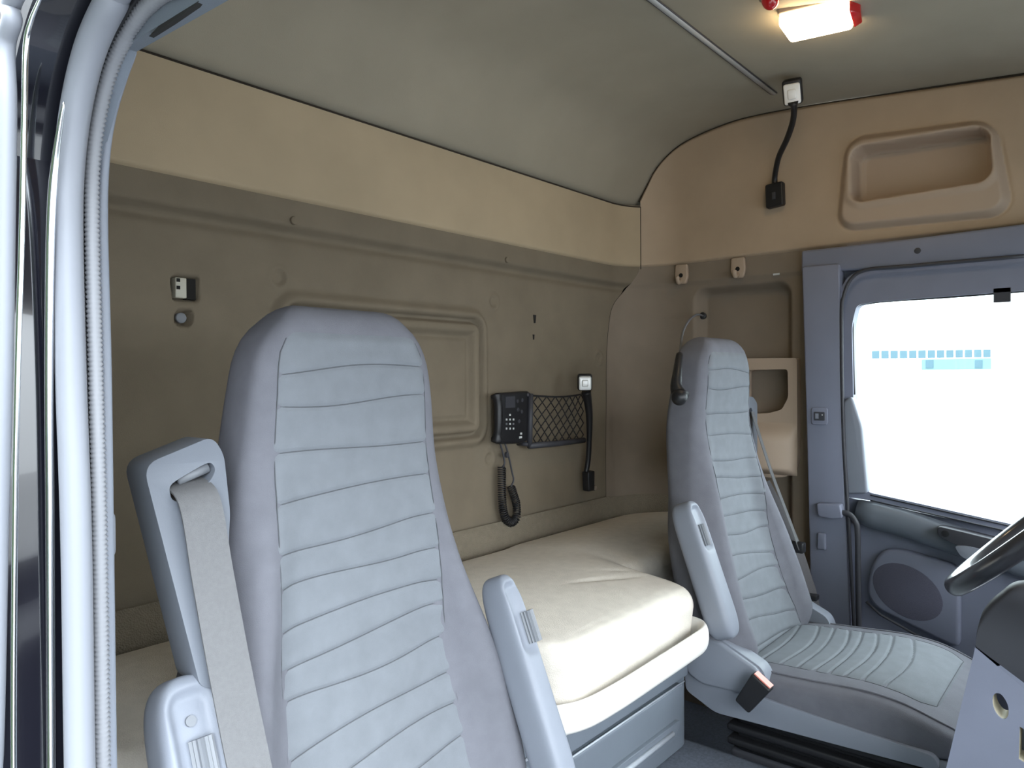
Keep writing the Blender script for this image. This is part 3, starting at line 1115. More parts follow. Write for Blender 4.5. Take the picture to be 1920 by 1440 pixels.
    for s in extra['arms']:
        xa = cx + s * (extra['arm_xo'] if s == outer else extra['arm_x'])
        w = extra['arm_wo'] if s == outer else extra['arm_w']
        axis = (Vector((0, at[0], at[1])) - Vector((0, ab[0], ab[1])))
        L = axis.length
        axis.normalize()
        nrm = Vector((0, -axis.z, axis.y))        # towards the front
        if nrm.y > 0:
            nrm = -nrm
        rings = []
        NR, NQ = 70, 64
        for i in range(NR + 1):
            t = 0.5 - 0.5 * math.cos(math.pi * i / NR)
            k = (1 - abs(2 * t - 1) ** 8) ** 0.4
            k = max(k, 0.10)
            dpt = 0.034 * (0.35 + 0.65 * k)
            ww = w * (1.0 - 0.12 * t) * k
            c_ = Vector((xa, ab[0], ab[1])) + axis * (L * t)
            ring = []
            for q in range(NQ):
                th = 2 * math.pi * q / NQ
                cs, sn = math.cos(th), math.sin(th)
                n = 4.2
                a_ = math.copysign(abs(cs) ** (2 / n), cs)
                b_ = math.copysign(abs(sn) ** (2 / n), sn)
                d_ = b_ * dpt
                if b_ > 0:
                    # thumb recess round the adjuster
                    dd = sd_rrect(a_ * ww, L * t, 0, L * 0.795, w * 0.62, L * 0.165, w * 0.5)
                    d_ -= 0.011 * sstep(0.004, -0.010, dd)
                ring.append(c_ + Vector((1, 0, 0)) * (a_ * ww) + nrm * d_)
            rings.append(ring)
        am = loft('armrest', rings, 'grey_plastic', root)
        # ribbed adjuster wheel in the recess
        kc = Vector((xa + (0.004 if s == outer else extra['knob']), ab[0], ab[1])) + axis * (L * 0.74) + nrm * 0.024
        rr_ = []
        for i in range(2):
            rr_.append([kc + axis * (0.026 * (2 * i - 1)) + Vector((1, 0, 0)) * ((0.0145 if q % 2 else 0.0120) * math.cos(2 * math.pi * q / 32)) +
                        nrm * ((0.0145 if q % 2 else 0.0120) * math.sin(2 * math.pi * q / 32)) for q in range(32)])
        kn = loft('adjuster_wheel', rr_, 'grey_metal', am, smooth=False)
        if s == outer:
            disc('arm_screw', Vector((xa - 0.002, ab[0], ab[1])) + axis * (L * 0.865) + nrm * 0.0255, nrm, 0.006, 0.006, 'grey_metal', am, n=14)

    # belt guide bracket on the outer shoulder
    bx = cx + outer * 0.275
    B = extra['bracket']
    outl = [(bx + outer * a, y, z) for a, y, z in B['outline']]
    hole = [(bx + outer * a, y, z) for a, y, z in B['slot']]
    bkt = plate('belt_guide', round_poly(outl, B['rad']), (0, 0.055, 0), 'grey_guide', root, holes=[round_poly(hole, 0.012)], bevel=0.007 if len(hole) > 4 else 0.0)
    return root, bkt, yb


# passenger seat
YT1 = [(0.40, 0.790), (0.5, 0.805), (0.6, 0.835), (0.8, 0.885), (1.05, 0.905), (1.2, 0.903), (1.31, 0.91)]
pcx = 0.70


def rel(px, py, y, cx, outer):
    p = PY(px, py, y)
    return ((p.x - (cx + outer * 0.275)) * outer, y, p.z)


def relt(px, py, cx, outer, y0=0.885, z0=1.10, k=0.30):
    """point on the leaning front plane of the guide"""
    y = y0
    for _ in range(6):
        p = PY(px, py, y)
        y = y0 + (p.z - z0) * k
    return ((p.x - (cx + outer * 0.275)) * outer, y, p.z)


outl = [relt(a, b, pcx, -1) for a, b in ((268, 872), (398, 818), (420, 850), (432, 960), (425, 1100), (415, 1290), (376, 1290))]
slot = [relt(a, b, pcx, -1) for a, b in ((317, 912), (332, 900), (380, 872), (396, 866), (405, 880), (395, 902), (345, 940), (322, 940))]
extra = {'arms': (-1, 1), 'knob': 0.020, 'arm_x': 0.248, 'arm_w': 0.026, 'arm_xo': 0.308, 'arm_wo': 0.042, 'arm_top': (0.845, 0.855), 'arm_bot': (0.70, 0.515), 'bracket': {'outline': outl, 'slot': slot, 'rad': [0.02, 0.02, 0.02, 0.01, 0.01, 0.01, 0.01]}}
seat1, bkt1, yb1 = build_seat(pcx, -1, YT1, 'large grey cloth passenger seat filling the foreground, left armrest folded up', extra)
# its belt
bp_ = []
for a, b in ((357, 905), (363, 935), (386, 1080), (415, 1240), (455, 1440), (500, 1650)):
    q = relt(a, b, pcx, -1)
    bp_.append(Vector((pcx - 0.275 - q[0], q[1] - 0.018, q[2])))
bp_[0].y += 0.045
bp_[1].y += 0.004
ribbon('seat_belt', smoothpath(bp_, 8), Vector((1, 0, 0.1)), 0.050, 0.0022, 'belt_web', bkt1)
q = relt(385, 885, pcx, -1)
tube('guide_pin', [Vector((pcx - 0.275 - q[0] - 0.03, q[1] + 0.012, q[2] - 0.008)), Vector((pcx - 0.275 - q[0] + 0.008, q[1] + 0.012, q[2] + 0.004))], 0.007, 'grey_metal', bkt1, sides=12)

# driver's seat
YT2 = [(0.40, 0.735), (0.5, 0.755), (0.6, 0.79), (0.8, 0.85), (1.05, 0.878), (1.2, 0.872), (1.31, 0.876)]
dcx = 1.97
def rel2(px, py, y=0.935):
    p = PY(px, py, y)
    return (p.x - (dcx + 0.275), y, p.z)


o2 = [rel2(a, b) for a, b in ((1380, 744), (1412, 744), (1420, 756), (1420, 850), (1402, 885), (1380, 885))]
s2 = [rel2(a, b) for a, b in ((1404, 766), (1410, 764), (1412, 782), (1405, 784))]
extra2 = {'arms': (-1,), 'knob': -0.004, 'arm_x': 0.30, 'arm_w': 0.036, 'arm_xo': 0.30, 'arm_wo': 0.034, 'arm_top': (0.86, 0.885), 'arm_bot': (0.745, 0.57), 'bracket': {'outline': o2, 'slot': s2, 'rad': [0.005, 0.012, 0.012, 0.01, 0.01, 0.005]}}
WK[0] = 0.91
seat2, bkt2, yb2 = build_seat(dcx, 1, YT2, 'grey cloth driver seat with seat cushion in view, facing the steering wheel', extra2)
XBt = 2.27
bp2 = [PX(1411, 772, XBt), PX(1422, 810, XBt), PX(1448, 890, XBt), PX(1478, 970, XBt), PX(1500, 1030, XBt)]
ribbon('seat_belt', smoothpath(bp2, 6), Vector((1, 0.25, 0)), 0.048, 0.0022, 'belt_web', bkt2)
bp3 = [PX(1432, 905, XBt + 0.03), PX(1460, 960, XBt + 0.03), PX(1490, 1025, XBt + 0.03), PX(1510, 1085, XBt + 0.03), PX(1520, 1118, XBt + 0.03), PX(1535, 1190, XBt + 0.03)]
ribbon('belt_strap', smoothpath(bp3, 6), Vector((1, -0.8, 0)), 0.045, 0.0022, 'belt_dark', bkt2)
p = PX(1492, 1026, XBt - 0.01)
box('belt_tongue', (p.x - 0.01, p.y - 0.025, p.z - 0.016), (p.x + 0.02, p.y + 0.025, p.z + 0.016), 'black_plastic', bkt2, bevel=0.005)
p = PX(1516, 1119, XBt)
box('belt_stop', (p.x - 0.01, p.y - 0.026, p.z - 0.008), (p.x + 0.02, p.y + 0.026, p.z + 0.008), 'black_plastic', bkt2, bevel=0.003)
tube('recline_rod', [PX(1494, 1132, XBt - 0.03), PX(1524, 1188, XBt - 0.03)], 0.005, 'bright_metal', seat2, sides=10)
# belt buckle on the inner side
bc = PX(1418, 1294, 1.675)
ax = Vector((0, -0.55, 0.83)).normalized()
bn = Vector((0, -0.83, -0.55))
bku = plate('belt_buckle', round_poly([bc + ax * 0.040 + bn * 0.026, bc + ax * 0.040 - bn * 0.026, bc - ax * 0.045 - bn * 0.020, bc - ax * 0.045 + bn * 0.020], 0.006), (-0.028, 0, 0), 'black_plastic', seat2, bevel=0.004)
plate('release_button', [bc + ax * 0.0405 + bn * 0.022 + Vector((-0.003, 0, 0)), bc + ax * 0.0405 - bn * 0.022 + Vector((-0.003, 0, 0)), bc + ax * 0.0405 - bn * 0.022 + Vector((-0.024, 0, 0)), bc + ax * 0.0405 + bn * 0.022 + Vector((-0.024, 0, 0))],
      ax * 0.003, 'red_button', bku)

# ---- mattress: wide between the seats, narrower behind them
MZ = 0.697


def m_front(x):
    return 1.02 - 0.222 * sstep(0.97, 1.14, x) * (1 - sstep(1.60, 1.69, x))


def mat_pt(u, v):
    # v goes from the back edge over the top, round the front nose and underneath
    x = 0.22 + u * (2.43 - 0.22)
    yf = m_front(x)
    yb_ = 1.432
    if x > XR - CR - 0.03:
        a = min(1.0, (x - (XR - CR - 0.03)) / (CR))
        yb_ -= CR * (1 - math.sqrt(max(0, 1 - a * a)))
    ex = min(1.0, min(u, 1 - u) / 0.02)
    edge = math.sqrt(max(0, 1 - (1 - ex) ** 2))
    r = 0.042
    if v < 0.62:
        t = v / 0.62
        y = yb_ + (yf + r - yb_) * t
        z = MZ + 0.018 * math.sin(math.pi * min(1, t * 0.98)) - 0.02 * sstep(0.07, 0.0, t)
        # pulled wrinkles
        for (wx, wy, ang, amp) in ((1.52, 0.97, 0.5, 0.005), (1.47, 1.0, 0.35, 0.0035), (1.60, 0.985, 0.7, 0.003)):
            dx, dy = x - wx, y - wy
            aa = dx * math.cos(ang) - dy * math.sin(ang)
            bb_ = dx * math.sin(ang) + dy * math.cos(ang)
            z -= amp * math.exp(-(aa / 0.07) ** 2) * math.exp(-(bb_ / 0.007) ** 2)
    elif v < 0.86:
        q = (v - 0.62) / 0.24 * math.pi / 2 * 1.15
        y = yf + r - r * math.sin(q) * 1.0
        z = MZ - r + r * math.cos(q)
    else:
        t = (v - 0.86) / 0.14
        q = math.pi / 2 * 1.15
        y = yf + r - r * math.sin(q) + 0.012 * t
        z = MZ - r + r * math.cos(q) - 0.105 * t
    z = MZ - 0.15 + (z - MZ + 0.15) * (0.35 + 0.65 * edge)
    return Vector((x, y, z))


mt = grid('mattress', 220, 110, mat_pt, 'mattress_cloth')
tag(mt, 'wide beige bunk mattress running along the back wall behind both seats', 'mattress')

# ---- guard rail round the nose of the mattress
rp = [Vector(p) for p in ((0.985, 1.0, 0.565), (1.0, 0.92, 0.565), (1.05, 0.84, 0.566), (1.12, 0.792, 0.567), (1.22, 0.775, 0.572), (1.40, 0.768, 0.58), (1.52, 0.764, 0.586), (1.582, 0.766, 0.588), (1.618, 0.782, 0.589), (1.634, 0.815, 0.590), (1.638, 0.90, 0.59))]
gr = tube('bed_guard_rail', smoothpath(rp, 10), 0.029, 'rail_plastic', None, sides=18, flat=0.38, ref=Vector((0, 0, 1)))
tag(gr, 'pale plastic guard rail curving round the front of the bunk mattress', 'rail')

# ---- storage box under the bunk with its drawer
bx_ = empty('bunk_drawer_unit', (1.33, 1.0, 0.27), 'dark grey drawer unit under the bunk between the two seats', 'drawer unit')
YC = 0.85
box('cabinet_body', (0.99, YC + 0.012, 0.27), (1.685, 1.40, 0.53), 'grey_drawer', bx_, bevel=0.012)
tp = plate('top_rail', [(1.0, YC, 0.455), (1.675, YC, 0.455), (1.675, YC + 0.004, 0.53), (1.0, YC + 0.004, 0.53)], (0, 0.02, 0), 'grey_drawer', bx_, bevel=0.004)
tube('edge_highlight', [(1.0, YC - 0.001, 0.50), (1.40, YC - 0.001, 0.503)], 0.003, 'grey_light', tp, sides=8)  # paler tube stands in for the highlight along the panel edge
tube('edge_highlight', [(1.02, YC - 0.004, 0.4505), (1.645, YC - 0.004, 0.4505)], 0.0022, 'grey_light', tp, sides=8)  # highlight on the gap edge, also drawn as a pale tube
dw = plate('drawer', round_poly([(1.02, YC - 0.004, 0.29), (1.642, YC - 0.004, 0.29), (1.642, YC - 0.004, 0.447), (1.02, YC - 0.004, 0.447)], 0.01), (0, 0.02, 0), 'grey_drawer', bx_, bevel=0.005)
hn = plate('handle', round_poly([(1.05, YC - 0.014, 0.335), (1.58, YC - 0.014, 0.335), (1.61, YC - 0.014, 0.372), (1.05, YC - 0.014, 0.372)], 0.015), (0, 0.012, 0), 'grey_drawer', dw, bevel=0.006)
tube('handle_lip', [(1.05, YC - 0.016, 0.352), (1.565, YC - 0.016, 0.354)], 0.006, 'grey_light', hn, sides=10)

# ---- telephone with coiled cord
ph = empty('telephone', PY(950, 830, YB - 0.01), 'black wall telephone with keypad and coiled cord beside the net', 'telephone')
y0 = YB - 0.012
base = plate('cradle', round_poly([PY(924, 737, y0), PY(980, 733, y0), PY(981, 824, y0), PY(962, 831, y0), PY(925, 832, y0)], 0.01), (0, -0.030, 0), 'black_plastic', ph, bevel=0.006)
y1 = y0 - 0.030
plate('screen', [PY(948, 744, y1 - 0.001), PY(966, 743, y1 - 0.001), PY(966, 764, y1 - 0.001), PY(948, 765, y1 - 0.001)], (0, 0.003, 0), 'dark_plastic', base)
hs = tube('handset', smoothpath([PY(930, 740, y1 - 0.012), PY(934, 760, y1 - 0.02), PY(934, 800, y1 - 0.02), PY(931, 828, y1 - 0.012)], 6),
          [0.017] * 3 + [0.013] * 13 + [0.017] * 3, 'black_plastic', ph, sides=14)
tube('chrome_line', [PY(939, 740, y1 - 0.016), PY(939, 826, y1 - 0.016)], 0.0012, 'grey_metal', hs, sides=6)
for r_ in range(4):
    for c_ in range(3):
        if r_ == 0 and c_ != 1:
            continue
        p = PY(949.5 + 6.5 * c_, 778 + 8.5 * r_, y1 - 0.001)
        box('key', (p.x - 0.0022, p.y - 0.002, p.z - 0.0028), (p.x + 0.0022, p.y + 0.002, p.z + 0.0028), 'key_white' if c_ == 1 or r_ % 2 else 'grey_metal', base)
for (a, b, w) in ((977, 813, 0.004), (976, 820, 0.006)):
    p = PY(a, b, y1 - 0.001)
    box('emblem', (p.x - w, p.y - 0.001, p.z - 0.003), (p.x + w, p.y + 0.002, p.z + 0.003), 'key_white', base)
for (a, b) in ((971, 752), (980, 750), (972, 768), (979, 772), (974, 790)):
    disc('button', PY(a, b, y1 - 0.002), (0, -1, 0), 0.006, 0.005, 'dark_plastic', base, n=12, bevel=0.001)
# cord: straight leads and a hanging coil
yc = YB - 0.03
cen = smoothpath([PY(941, 875, yc), PY(941, 910, yc), PY(942, 945, yc), PY(947, 970, yc), PY(958, 980, yc), PY(968, 970, yc), PY(968, 945, yc), PY(962, 925, yc), PY(958, 912, yc)], 12)
L = sum((b - a).length for a, b in zip(cen, cen[1:]))
turns = 48
hp = []
fr = frames(cen)
acc = 0
for i, p in enumerate(cen):
    if i:
        acc += (cen[i] - cen[i - 1]).length
    hp.append(acc)
coil = []
N = turns * 9
k = 0
for i in range(N + 1):
    d = L * i / N
    while k < len(hp) - 2 and hp[k + 1] < d:
        k += 1
    t = (d - hp[k]) / max(1e-9, hp[k + 1] - hp[k])
    c_ = cen[k].lerp(cen[k + 1], min(1, t))
    a_, b_ = fr[k][1], fr[k][2]
    th = 2 * math.pi * turns * i / N
    coil.append(c_ + a_ * (0.0115 * math.cos(th)) + b_ * (0.0115 * math.sin(th)))
cd = tube('coiled_cord', coil, 0.0022, 'black_plastic', ph, sides=6)
tube('lead', smoothpath([PY(938, 832, yc), PY(943, 850, yc), PY(946, 868, yc), PY(942, 876, yc)], 5), 0.003, 'dark_plastic', cd, sides=6)
tube('lead', smoothpath([PY(947, 832, yc), PY(953, 852, yc), PY(960, 885, yc), PY(963, 900, yc), PY(958, 913, yc)], 5), 0.0028, 'dark_plastic', cd, sides=6)
disc('lead_bead', PY(952, 853, yc - 0.004), (0, -1, 0), 0.009, 0.008, 'dark_plastic', cd, n=12, ry=0.006)

# ---- storage net in its frame
nn = empty('storage_net', PY(1045, 835, YB - 0.03), 'black diamond mesh storage net in a frame on the back wall', 'storage net')
yn = YB - 0.045
fp = [PY(995, 738, yn), PY(994, 790, yn), PY(993, 836, yn), PY(1003, 837, yn), PY(1050, 832, yn), PY(1098, 826, yn)]
tube('frame', [fp[0], fp[1], fp[2]], 0.0085, 'dark_plastic', nn, sides=12)
tube('frame', [PY(992, 836, yn), PY(1050, 831, yn), PY(1095, 825, yn)], 0.0095, 'dark_plastic', nn, sides=12)
for (a, b) in ((992, 740), (992, 833)):
    p = PY(a, b, yn)
    tube('frame_foot', [p, p + Vector((0, 0.045, 0))], 0.007, 'dark_plastic', nn, sides=10)
nv, nf = [], []


def strand(a, b, r=0.0019):
    a, b = Vector(a), Vector(b)
    t = (b - a).normalized()
    u_ = t.cross(Vector((0, 1, 0))).normalized()
    w_ = t.cross(u_)
    i0 = len(nv)
    for p in (a, b):
        for q in range(6):
            nv.append(p + u_ * (r * math.cos(q * math.pi / 3)) + w_ * (r * math.sin(q * math.pi / 3)))
    for q in range(6):
        nf.append((i0 + q, i0 + (q + 1) % 6, i0 + 6 + (q + 1) % 6, i0 + 6 + q))


def netp(u, v):
    top = PY(1000 + 94 * u, 742 + 6 * math.sin(math.pi * u) * 0.6 - 4 * u, yn)
    bot = PY(1000 + 94 * u, 834 - 8 * u, yn)
    p = bot.lerp(top, v)
    p.y -= 0.018 * math.sin(math.pi * u) * sstep(0, 1, v)
    return p


NX, NV = 7, 4
for i in range(NX):
    for j in range(NV):
        u0, u1, um = i / NX, (i + 1) / NX, (i + 0.5) / NX
        v0, v1, vm = j / NV, (j + 1) / NV, (j + 0.5) / NV
        strand(netp(u0, vm), netp(um, v1))
        strand(netp(um, v1), netp(u1, vm))
        strand(netp(u0, vm), netp(um, v0))
        strand(netp(um, v0), netp(u1, vm))
for i in range(24):
    strand(netp(i / 24, 1.0), netp((i + 1) / 24, 1.0), 0.003)
pymesh('net', nv, nf, 'black_plastic', nn)


# ---- gooseneck reading lamps
def lamp_head(root, c, axis, nrm, w, h):
    """square lamp head: black cup with a clear lens"""
    side = axis.cross(nrm).normalized()
    sq = [c + side * w + axis * h, c - side * w + axis * h, c - side * w - axis * h, c + side * w - axis * h]
    hd_ = plate('lamp_head', round_poly(sq, 0.010), -nrm * 0.030, 'black_plastic', root, bevel=0.006)
    s2_ = [c + side * w * 0.86 + axis * h * 0.72 + nrm * 0.004, c - side * w * 0.86 + axis * h * 0.72 + nrm * 0.004,
           c - side * w * 0.86 - axis * h * 0.92 + nrm * 0.004, c + side * w * 0.86 - axis * h * 0.92 + nrm * 0.004]
    ln = plate('lens', round_poly(s2_, 0.007), -nrm * 0.012, 'clear_lens', hd_, bevel=0.004)
    s3_ = [c + side * w * 0.45 + axis * h * 0.3 + nrm * 0.007, c - side * w * 0.45 + axis * h * 0.3 + nrm * 0.007,
           c - side * w * 0.45 - axis * h * 0.5 + nrm * 0.007, c + side * w * 0.45 - axis * h * 0.5 + nrm * 0.007]
    plate('reflector', round_poly(s3_, 0.006), -nrm * 0.006, 'clear_lens', ln, bevel=0.003)


# upper lamp on the driver's side panel
xg = XR - 0.03
rl = empty('reading_lamp', PX(1457, 390, xg), 'black gooseneck reading lamp standing up against the ceiling on the side panel', 'lamp', 'gooseneck reading lamps')
p = PX(1457, 368, xg)
sq = [p + Vector((0, 0.031, 0.038)), p + Vector((0, -0.028, 0.042)), p + Vector((0, -0.030, -0.036)), p + Vector((0, 0.028, -0.042))]
mb = plate('switch_base', round_poly(sq, 0.008), (-0.028, 0, 0), 'black_plastic', rl, bevel=0.006)
pz = p + Vector((-0.029, 0, -0.004))
plate('switch_key', [pz + Vector((0, 0.006, 0.012)), pz + Vector((0, -0.006, 0.012)), pz + Vector((0, -0.006, -0.012)), pz + Vector((0, 0.006, -0.012))], (-0.004, 0, 0), 'dark_plastic', mb, bevel=0.001)
neck = smoothpath([PX(1453, 350, xg - 0.014), PX(1453, 330, xg - 0.02), PX(1460, 295, xg - 0.07), PX(1475, 262, xg - 0.13), PX(1486, 230, xg - 0.19), PX(1489, 205, xg - 0.24), PX(1487, 192, xg - 0.262)], 8)
tube('gooseneck', neck, [0.013] + [0.009] * (len(neck) - 8) + [0.0095, 0.010, 0.011, 0.012, 0.013, 0.014, 0.015], 'black_plastic', rl, sides=12)
hc = PX(1485, 174, xg - 0.27)
nrm = (CAM - hc + Vector((0, 0.35, -0.5))).normalized()
axs = Vector((0, 0, 1)) - nrm * nrm.z
axs.normalize()
lamp_head(rl, hc, axs, nrm, 0.027, 0.036)

# lower lamp on the back wall
yl = YB - 0.03
rl2 = empty('reading_lamp', PY(1098, 920, yl), 'black gooseneck reading lamp upright on the back wall beside the net', 'lamp', 'gooseneck reading lamps')
p = PY(1097, 901, yl)
plate('switch_base', round_poly([p + Vector((-0.020, 0, 0.034)), p + Vector((0.020, 0, 0.034)), p + Vector((0.018, 0, -0.034)), p + Vector((-0.016, 0, -0.034))], 0.006), (0, -0.028, 0), 'black_plastic', rl2, bevel=0.005)
neck = smoothpath([PY(1099, 885, yl - 0.014), PY(1103, 860, yl - 0.02), PY(1105, 820, yl - 0.03), PY(1105, 780, yl - 0.04), PY(1102, 752, yl - 0.045), PY(1099, 735, yl - 0.05)], 8)
tube('gooseneck', neck, [0.009] * (len(neck) - 26) + [0.009 + 0.007 * (i / 25) for i in range(26)], 'black_plastic', rl2, sides=12)
hc = PY(1097, 717, yl - 0.06)
nrm = Vector((-0.78, -0.62, -0.05)).normalized()
axs = Vector((0, 0, 1)) - nrm * nrm.z
axs.normalize()
lamp_head(rl2, hc, axs, nrm, 0.024, 0.028)

# ---- gooseneck microphone hanging before the driver's headrest
mic0 = PX(1318, 592, XR + 0.03)
mk = empty('gooseneck_microphone', mic0, 'black gooseneck microphone hanging beside the driver seat headrest', 'microphone')
mp = smoothpath([mic0, PX(1306, 590, 2.36), PX(1291, 602, 2.2), PX(1280, 625, 2.02), PX(1276, 655, 1.90), PX(1273, 680, 1.80)], 8)
tube('stem', mp, 0.0036, 'grey_metal', mk, sides=8)
disc('socket', mic0 + Vector((-0.004, 0, 0)), (-1, -0.3, 0), 0.013, 0.02, 'black_plastic', mk, bevel=0.003)
hp_ = [PX(1274, 665, 1.79), PX(1270, 700, 1.74), PX(1268, 725, 1.72), PX(1273, 738, 1.715), PX(1278, 745, 1.71)]
sp_ = smoothpath(hp_, 6)
hb = tube('handle_body', sp_, [0.009 + 0.013 * (i / (len(sp_) - 1)) for i in range(len(sp_))], 'black_plastic', mk, sides=14)
c_ = PX(1274, 745, 1.705)
rings = []
for i in range(11):
    a = math.pi * i / 10
    rr = max(0.0008, 0.021 * math.sin(a))
    cc_ = c_ + Vector((0, 0, -0.021 * math.cos(a)))
    rings.append([cc_ + Vector((rr * math.cos(2 * math.pi * q / 18), rr * math.sin(2 * math.pi * q / 18), 0)) for q in range(18)])
loft('capsule', rings, 'black_plastic', hb)

# ---- coat hooks
for (px, lab) in ((1280, 'beige plastic coat hook under the side panel, nearer the back wall'), (1386, 'beige plastic coat hook under the side panel, nearer the door pillar')):
    py = 515 if px < 1300 else 503
    c_ = PX(px, py, XR - 0.012)
    hk = empty('coat_hook', c_ + Vector((0, 0, -0.05)), lab, 'coat hook', 'coat hooks')
    sq = [c_ + Vector((0, 0.024, 0.036)), c_ + Vector((0, -0.024, 0.036)), c_ + Vector((0, -0.027, -0.010)), c_ + Vector((0, -0.018, -0.036)), c_ + Vector((0, 0.016, -0.036)), c_ + Vector((0, 0.027, -0.010))]
    pt = plate('back_plate', round_poly(sq, 0.008), (-0.014, 0, 0), 'beige_plastic', hk, bevel=0.005)
    disc('screw_hole', c_ + Vector((-0.0145, 0.0, -0.004)), (-1, 0, 0), 0.008, 0.003, 'hole_dark', pt, n=14)
    tube('hook', smoothpath([c_ + Vector((-0.008, 0, -0.020)), c_ + Vector((-0.030, 0, -0.032)), c_ + Vector((-0.040, 0, -0.022)), c_ + Vector((-0.040, 0, -0.012))], 5), 0.0075, 'beige_plastic', hk, sides=10)

# ---- ceiling lamp and red marker lamp
lc = PZ(1535, 50, ceil_z(0.6) - 0.02)
zc = ceil_z(lc.y)
cl = empty('ceiling_lamp', (lc.x, lc.y, zc), 'lit rectangular interior lamp on the ceiling with a red end lens', 'ceiling lamp')
zl = zc - 0.034
cr_ = [PZ(1459, 50, zl), PZ(1482, 82, zl), PZ(1600, 56, zl), PZ(1590, 20, zl)]
hsg = plate('housing', round_poly([Vector((q.x, q.y, zc + 0.01)) + (q - lc) * 0.04 for q in cr_], 0.01), (0, 0, -0.014), 'beige_plastic', cl, bevel=0.004)
plate('diffuser', round_poly([Vector((q.x, q.y, zc - 0.003)) for q in cr_], 0.012), (0, 0, -0.031), 'lamp_diffuser', cl, bevel=0.007)
rr_ = [PZ(1592, 22, zl), PZ(1602, 55, zl), PZ(1617, 45, zl), PZ(1614, 28, zl)]
plate('end_lens', round_poly([Vector((q.x, q.y, zc - 0.002)) for q in rr_], 0.006), (0, 0, -0.028), 'red_lens', cl, bevel=0.005)
rc = PZ(1445, 2, ceil_z(0.72) - 0.02)
zr = ceil_z(rc.y)
rlmp = empty('red_lamp', (rc.x, rc.y, zr), 'small red domed lamp on the ceiling above the lit lamp', 'lamp')
disc('base', (rc.x, rc.y, zr - 0.008), (0, 0, -1), 0.026, 0.014, 'ceiling_felt', rlmp, bevel=0.003)
rings = []
for i in range(9):
    a = math.pi / 2 * i / 8
    rr = max(0.0008, 0.021 * math.cos(a))
    rings.append([Vector((rc.x + rr * math.cos(2 * math.pi * q / 20), rc.y + rr * math.sin(2 * math.pi * q / 20), zr - 0.006 - 0.026 * math.sin(a))) for q in range(20)])
loft('dome', rings, 'red_lens', rlmp)

# ---- steering wheel
wc = Vector((1.95, 0.157, 0.878))
nw = Vector((0, math.sin(math.radians(45)), math.cos(math.radians(45))))
ex_ = Vector((1, 0, 0))
ey_ = nw.cross(ex_)
stw = empty('steering_wheel', wc - nw * 0.25, 'black steering wheel cut by the right edge, its rim catching the light', 'steering wheel')
R = 0.225
rings = []
for i in range(64):
    a = 2 * math.pi * i / 64
    d = ex_ * math.cos(a) + ey_ * math.sin(a)
    rings.append([wc + d * (R + 0.017 * math.cos(q)) + nw * (0.021 * math.sin(q)) for q in (2 * math.pi * k_ / 16 for k_ in range(16))])
rings.append(rings[0])
loft('rim', rings, 'wheel_rim', stw, cap=False)
for a in (200, 340, 90):
    d = ex_ * math.cos(math.radians(a)) + ey_ * math.sin(math.radians(a))
    tube('spoke', [wc - nw * 0.03 + d * 0.05, wc - nw * 0.015 + d * 0.14, wc + d * (R - 0.006)], [0.03, 0.022, 0.018], 'dark_plastic', stw, sides=12, flat=0.45, ref=nw.cross(d))
disc('hub', wc - nw * 0.005, nw, 0.075, 0.05, 'dark_plastic', stw, n=28, bevel=0.012)
tube('column', [wc - nw * 0.04, wc - nw * 0.30], 0.05, 'black_plastic', stw, sides=18)

# ---- dashboard
da = empty('dashboard', (1.9, -0.2, 0.25), 'grey dashboard end panel with a round hole below the steering wheel', 'dashboard')
XA = 1.50
ds = [PX(1829, 1212, XA), PX(1925, 1284, XA), Vector((XA, 0.02, PX(1960, 1308, XA).z)), Vector((XA, -0.35, 0.56)), Vector((XA, -0.35, 0.28)), PX(1735, 1590, XA), PX(1774, 1440, XA)]
ds[4].z = 0.28
ds[5].z = max(ds[5].z, 0.40)
hole1 = [PX(1876 + 15 * math.cos(q) + 3 * math.sin(q), 1324 - 9 * math.cos(q) * -0.6 + 24 * math.sin(q), XA) for q in (2 * math.pi * k_ / 24 for k_ in range(24))]
hole2 = [PX(1912, 1362, XA), PX(1935, 1378, XA), PX(1935, 1440, XA), PX(1910, 1424, XA)]
sidep = plate('side_panel', ds, (0.003, 0, 0), 'grey_door', da, holes=[hole1, hole2])


def cut_ring(name, loop):
    lp = [Vector(p) for p in loop]
    rings = [[p + Vector((0.0031, 0, 0)) for p in lp], [p + Vector((0.045, 0, 0)) for p in lp]]
    return loft(name, rings, 'cream_edge', sidep, cap=False, auto=40)


cut_ring('hole_edge', hole1)
cut_ring('hole_edge', hole2)
box('dash_core', (XA + 0.075, -0.70, 0.28), (2.38, 0.06, 0.62), 'dark_plastic', da, bevel=0.03)
box('inner_core', (XA + 0.046, -0.10, 0.30), (XA + 0.07, 0.16, 0.66), 'grey_door', da)
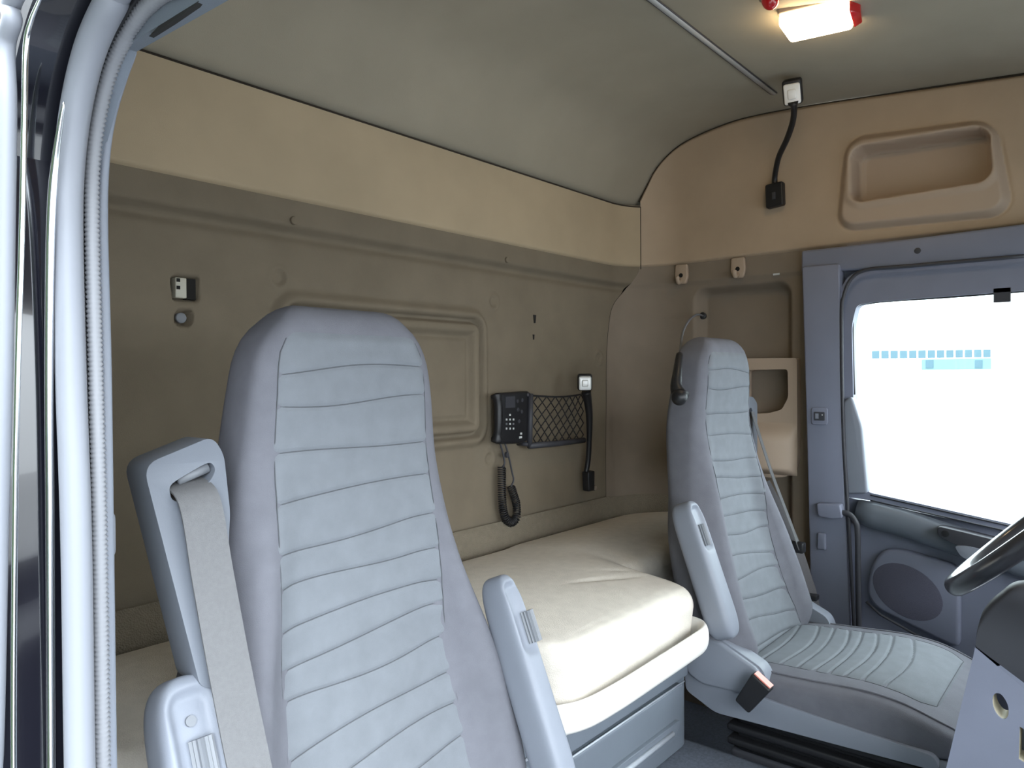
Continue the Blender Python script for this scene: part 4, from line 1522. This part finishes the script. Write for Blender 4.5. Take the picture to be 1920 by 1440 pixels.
# rounded cowl
cw = [(0.235, 0.725), (0.225, 0.765), (0.195, 0.795), (0.150, 0.812), (0.06, 0.82), (-0.30, 0.83), (-0.60, 0.84)]
rings = []
prof = smoothpath([PX(1829, 1214, XA), PX(1832, 1188, XA), PX(1842, 1162, XA), PX(1872, 1132, XA), PX(1920, 1110, XA), Vector((XA, 0.04, 0.835)), Vector((XA, -0.25, 0.86)), Vector((XA, -0.70, 0.86))], 6)
low = [PX(1829, 1214, XA), Vector((XA, -0.70, 0.45))]
rg = []
for dx_, sh in ((0.0, 0.0), (0.006, 0.008), (0.03, 0.014), (0.12, 0.012), (0.20, -0.02)):
    ring = [Vector((XA + dx_, p.y - (0.0 if dx_ < 0.1 else 0.06), p.z + sh)) for p in prof]
    ring += [Vector((XA + dx_, -0.70, 0.45)), Vector((XA + dx_, 0.0, 0.55 if dx_ > 0 else 0.56))]
    rg.append(ring)
loft('cowl', rg, 'dark_plastic', da, auto=60)
box('dash_body', (0.45, -0.72, 0.30), (XA, -0.28, 0.70), 'dark_plastic', da, bevel=0.04)
box('column_shroud', (1.72, -0.70, 0.30), (2.40, -0.10, 0.78), 'dark_plastic', da, bevel=0.05)

# ================================================================== outside the window
gd = plate('ground', [(-30, -60, -1.5), (90, -60, -1.5), (90, 60, -1.5), (-30, 60, -1.5)], (0, 0, -0.2), 'asphalt', smooth=False)
tag(gd, kind='structure')
BX = 42.0
bd = empty('building', (BX, 8, -1.5), 'white building with a row of pale blue windows, far outside the door window', 'building')
yA, yB_ = PX(1560, 660, BX).y, PX(1990, 660, BX).y
box('facade', (BX + 0.05, -25, -1.5), (BX + 8, 26, 4.2), 'building_white', bd, smooth=False)
for i in range(13):
    a0, a1 = 1635 + i * 17.4, 1635 + i * 17.4 + 13.5
    dpy = -2.5 * i / 12
    p0, p1 = PX(a0, 658 + dpy, BX), PX(a1, 672 + dpy, BX)
    box('window', (BX - 0.02, p1.y, p1.z), (BX + 0.15, p0.y, p0.z), 'building_glass', bd, smooth=False)
p0, p1 = PX(1728, 674, BX), PX(1858, 692, BX)
box('shop_front', (BX - 0.01, p1.y, p1.z), (BX + 0.12, p0.y, p0.z), 'building_cyan', bd, smooth=False)
for (a0, a1) in ((1736, 1750), (1828, 1842)):
    p0, p1 = PX(a0, 675, BX), PX(a1, 690, BX)
    box('shop_window', (BX - 0.04, p1.y, p1.z), (BX + 0.1, p0.y, p0.z), 'building_glass', bd, smooth=False)

# tall hedge added out of view to shade the passenger side, mirrored in the black pillar
hg = []
def shade_hedge_pt(u, v):
    y = -2.0 + u * 16
    z = -1.5 + min(v, 0.8) / 0.8 * 5.0
    x = -3.2 - (max(0, v - 0.8) / 0.2) * 2.0
    j = 0.18 * math.sin(y * 5.1 + z * 2.3) + 0.14 * math.sin(y * 11.3 - z * 7.7) + 0.1 * math.sin(y * 23 + z * 17)
    return Vector((x + j, y, z + 0.3 * j))
hd2 = grid('shade_hedge', 160, 60, shade_hedge_pt, 'hedge_leaf')
tag(hd2, kind='structure')
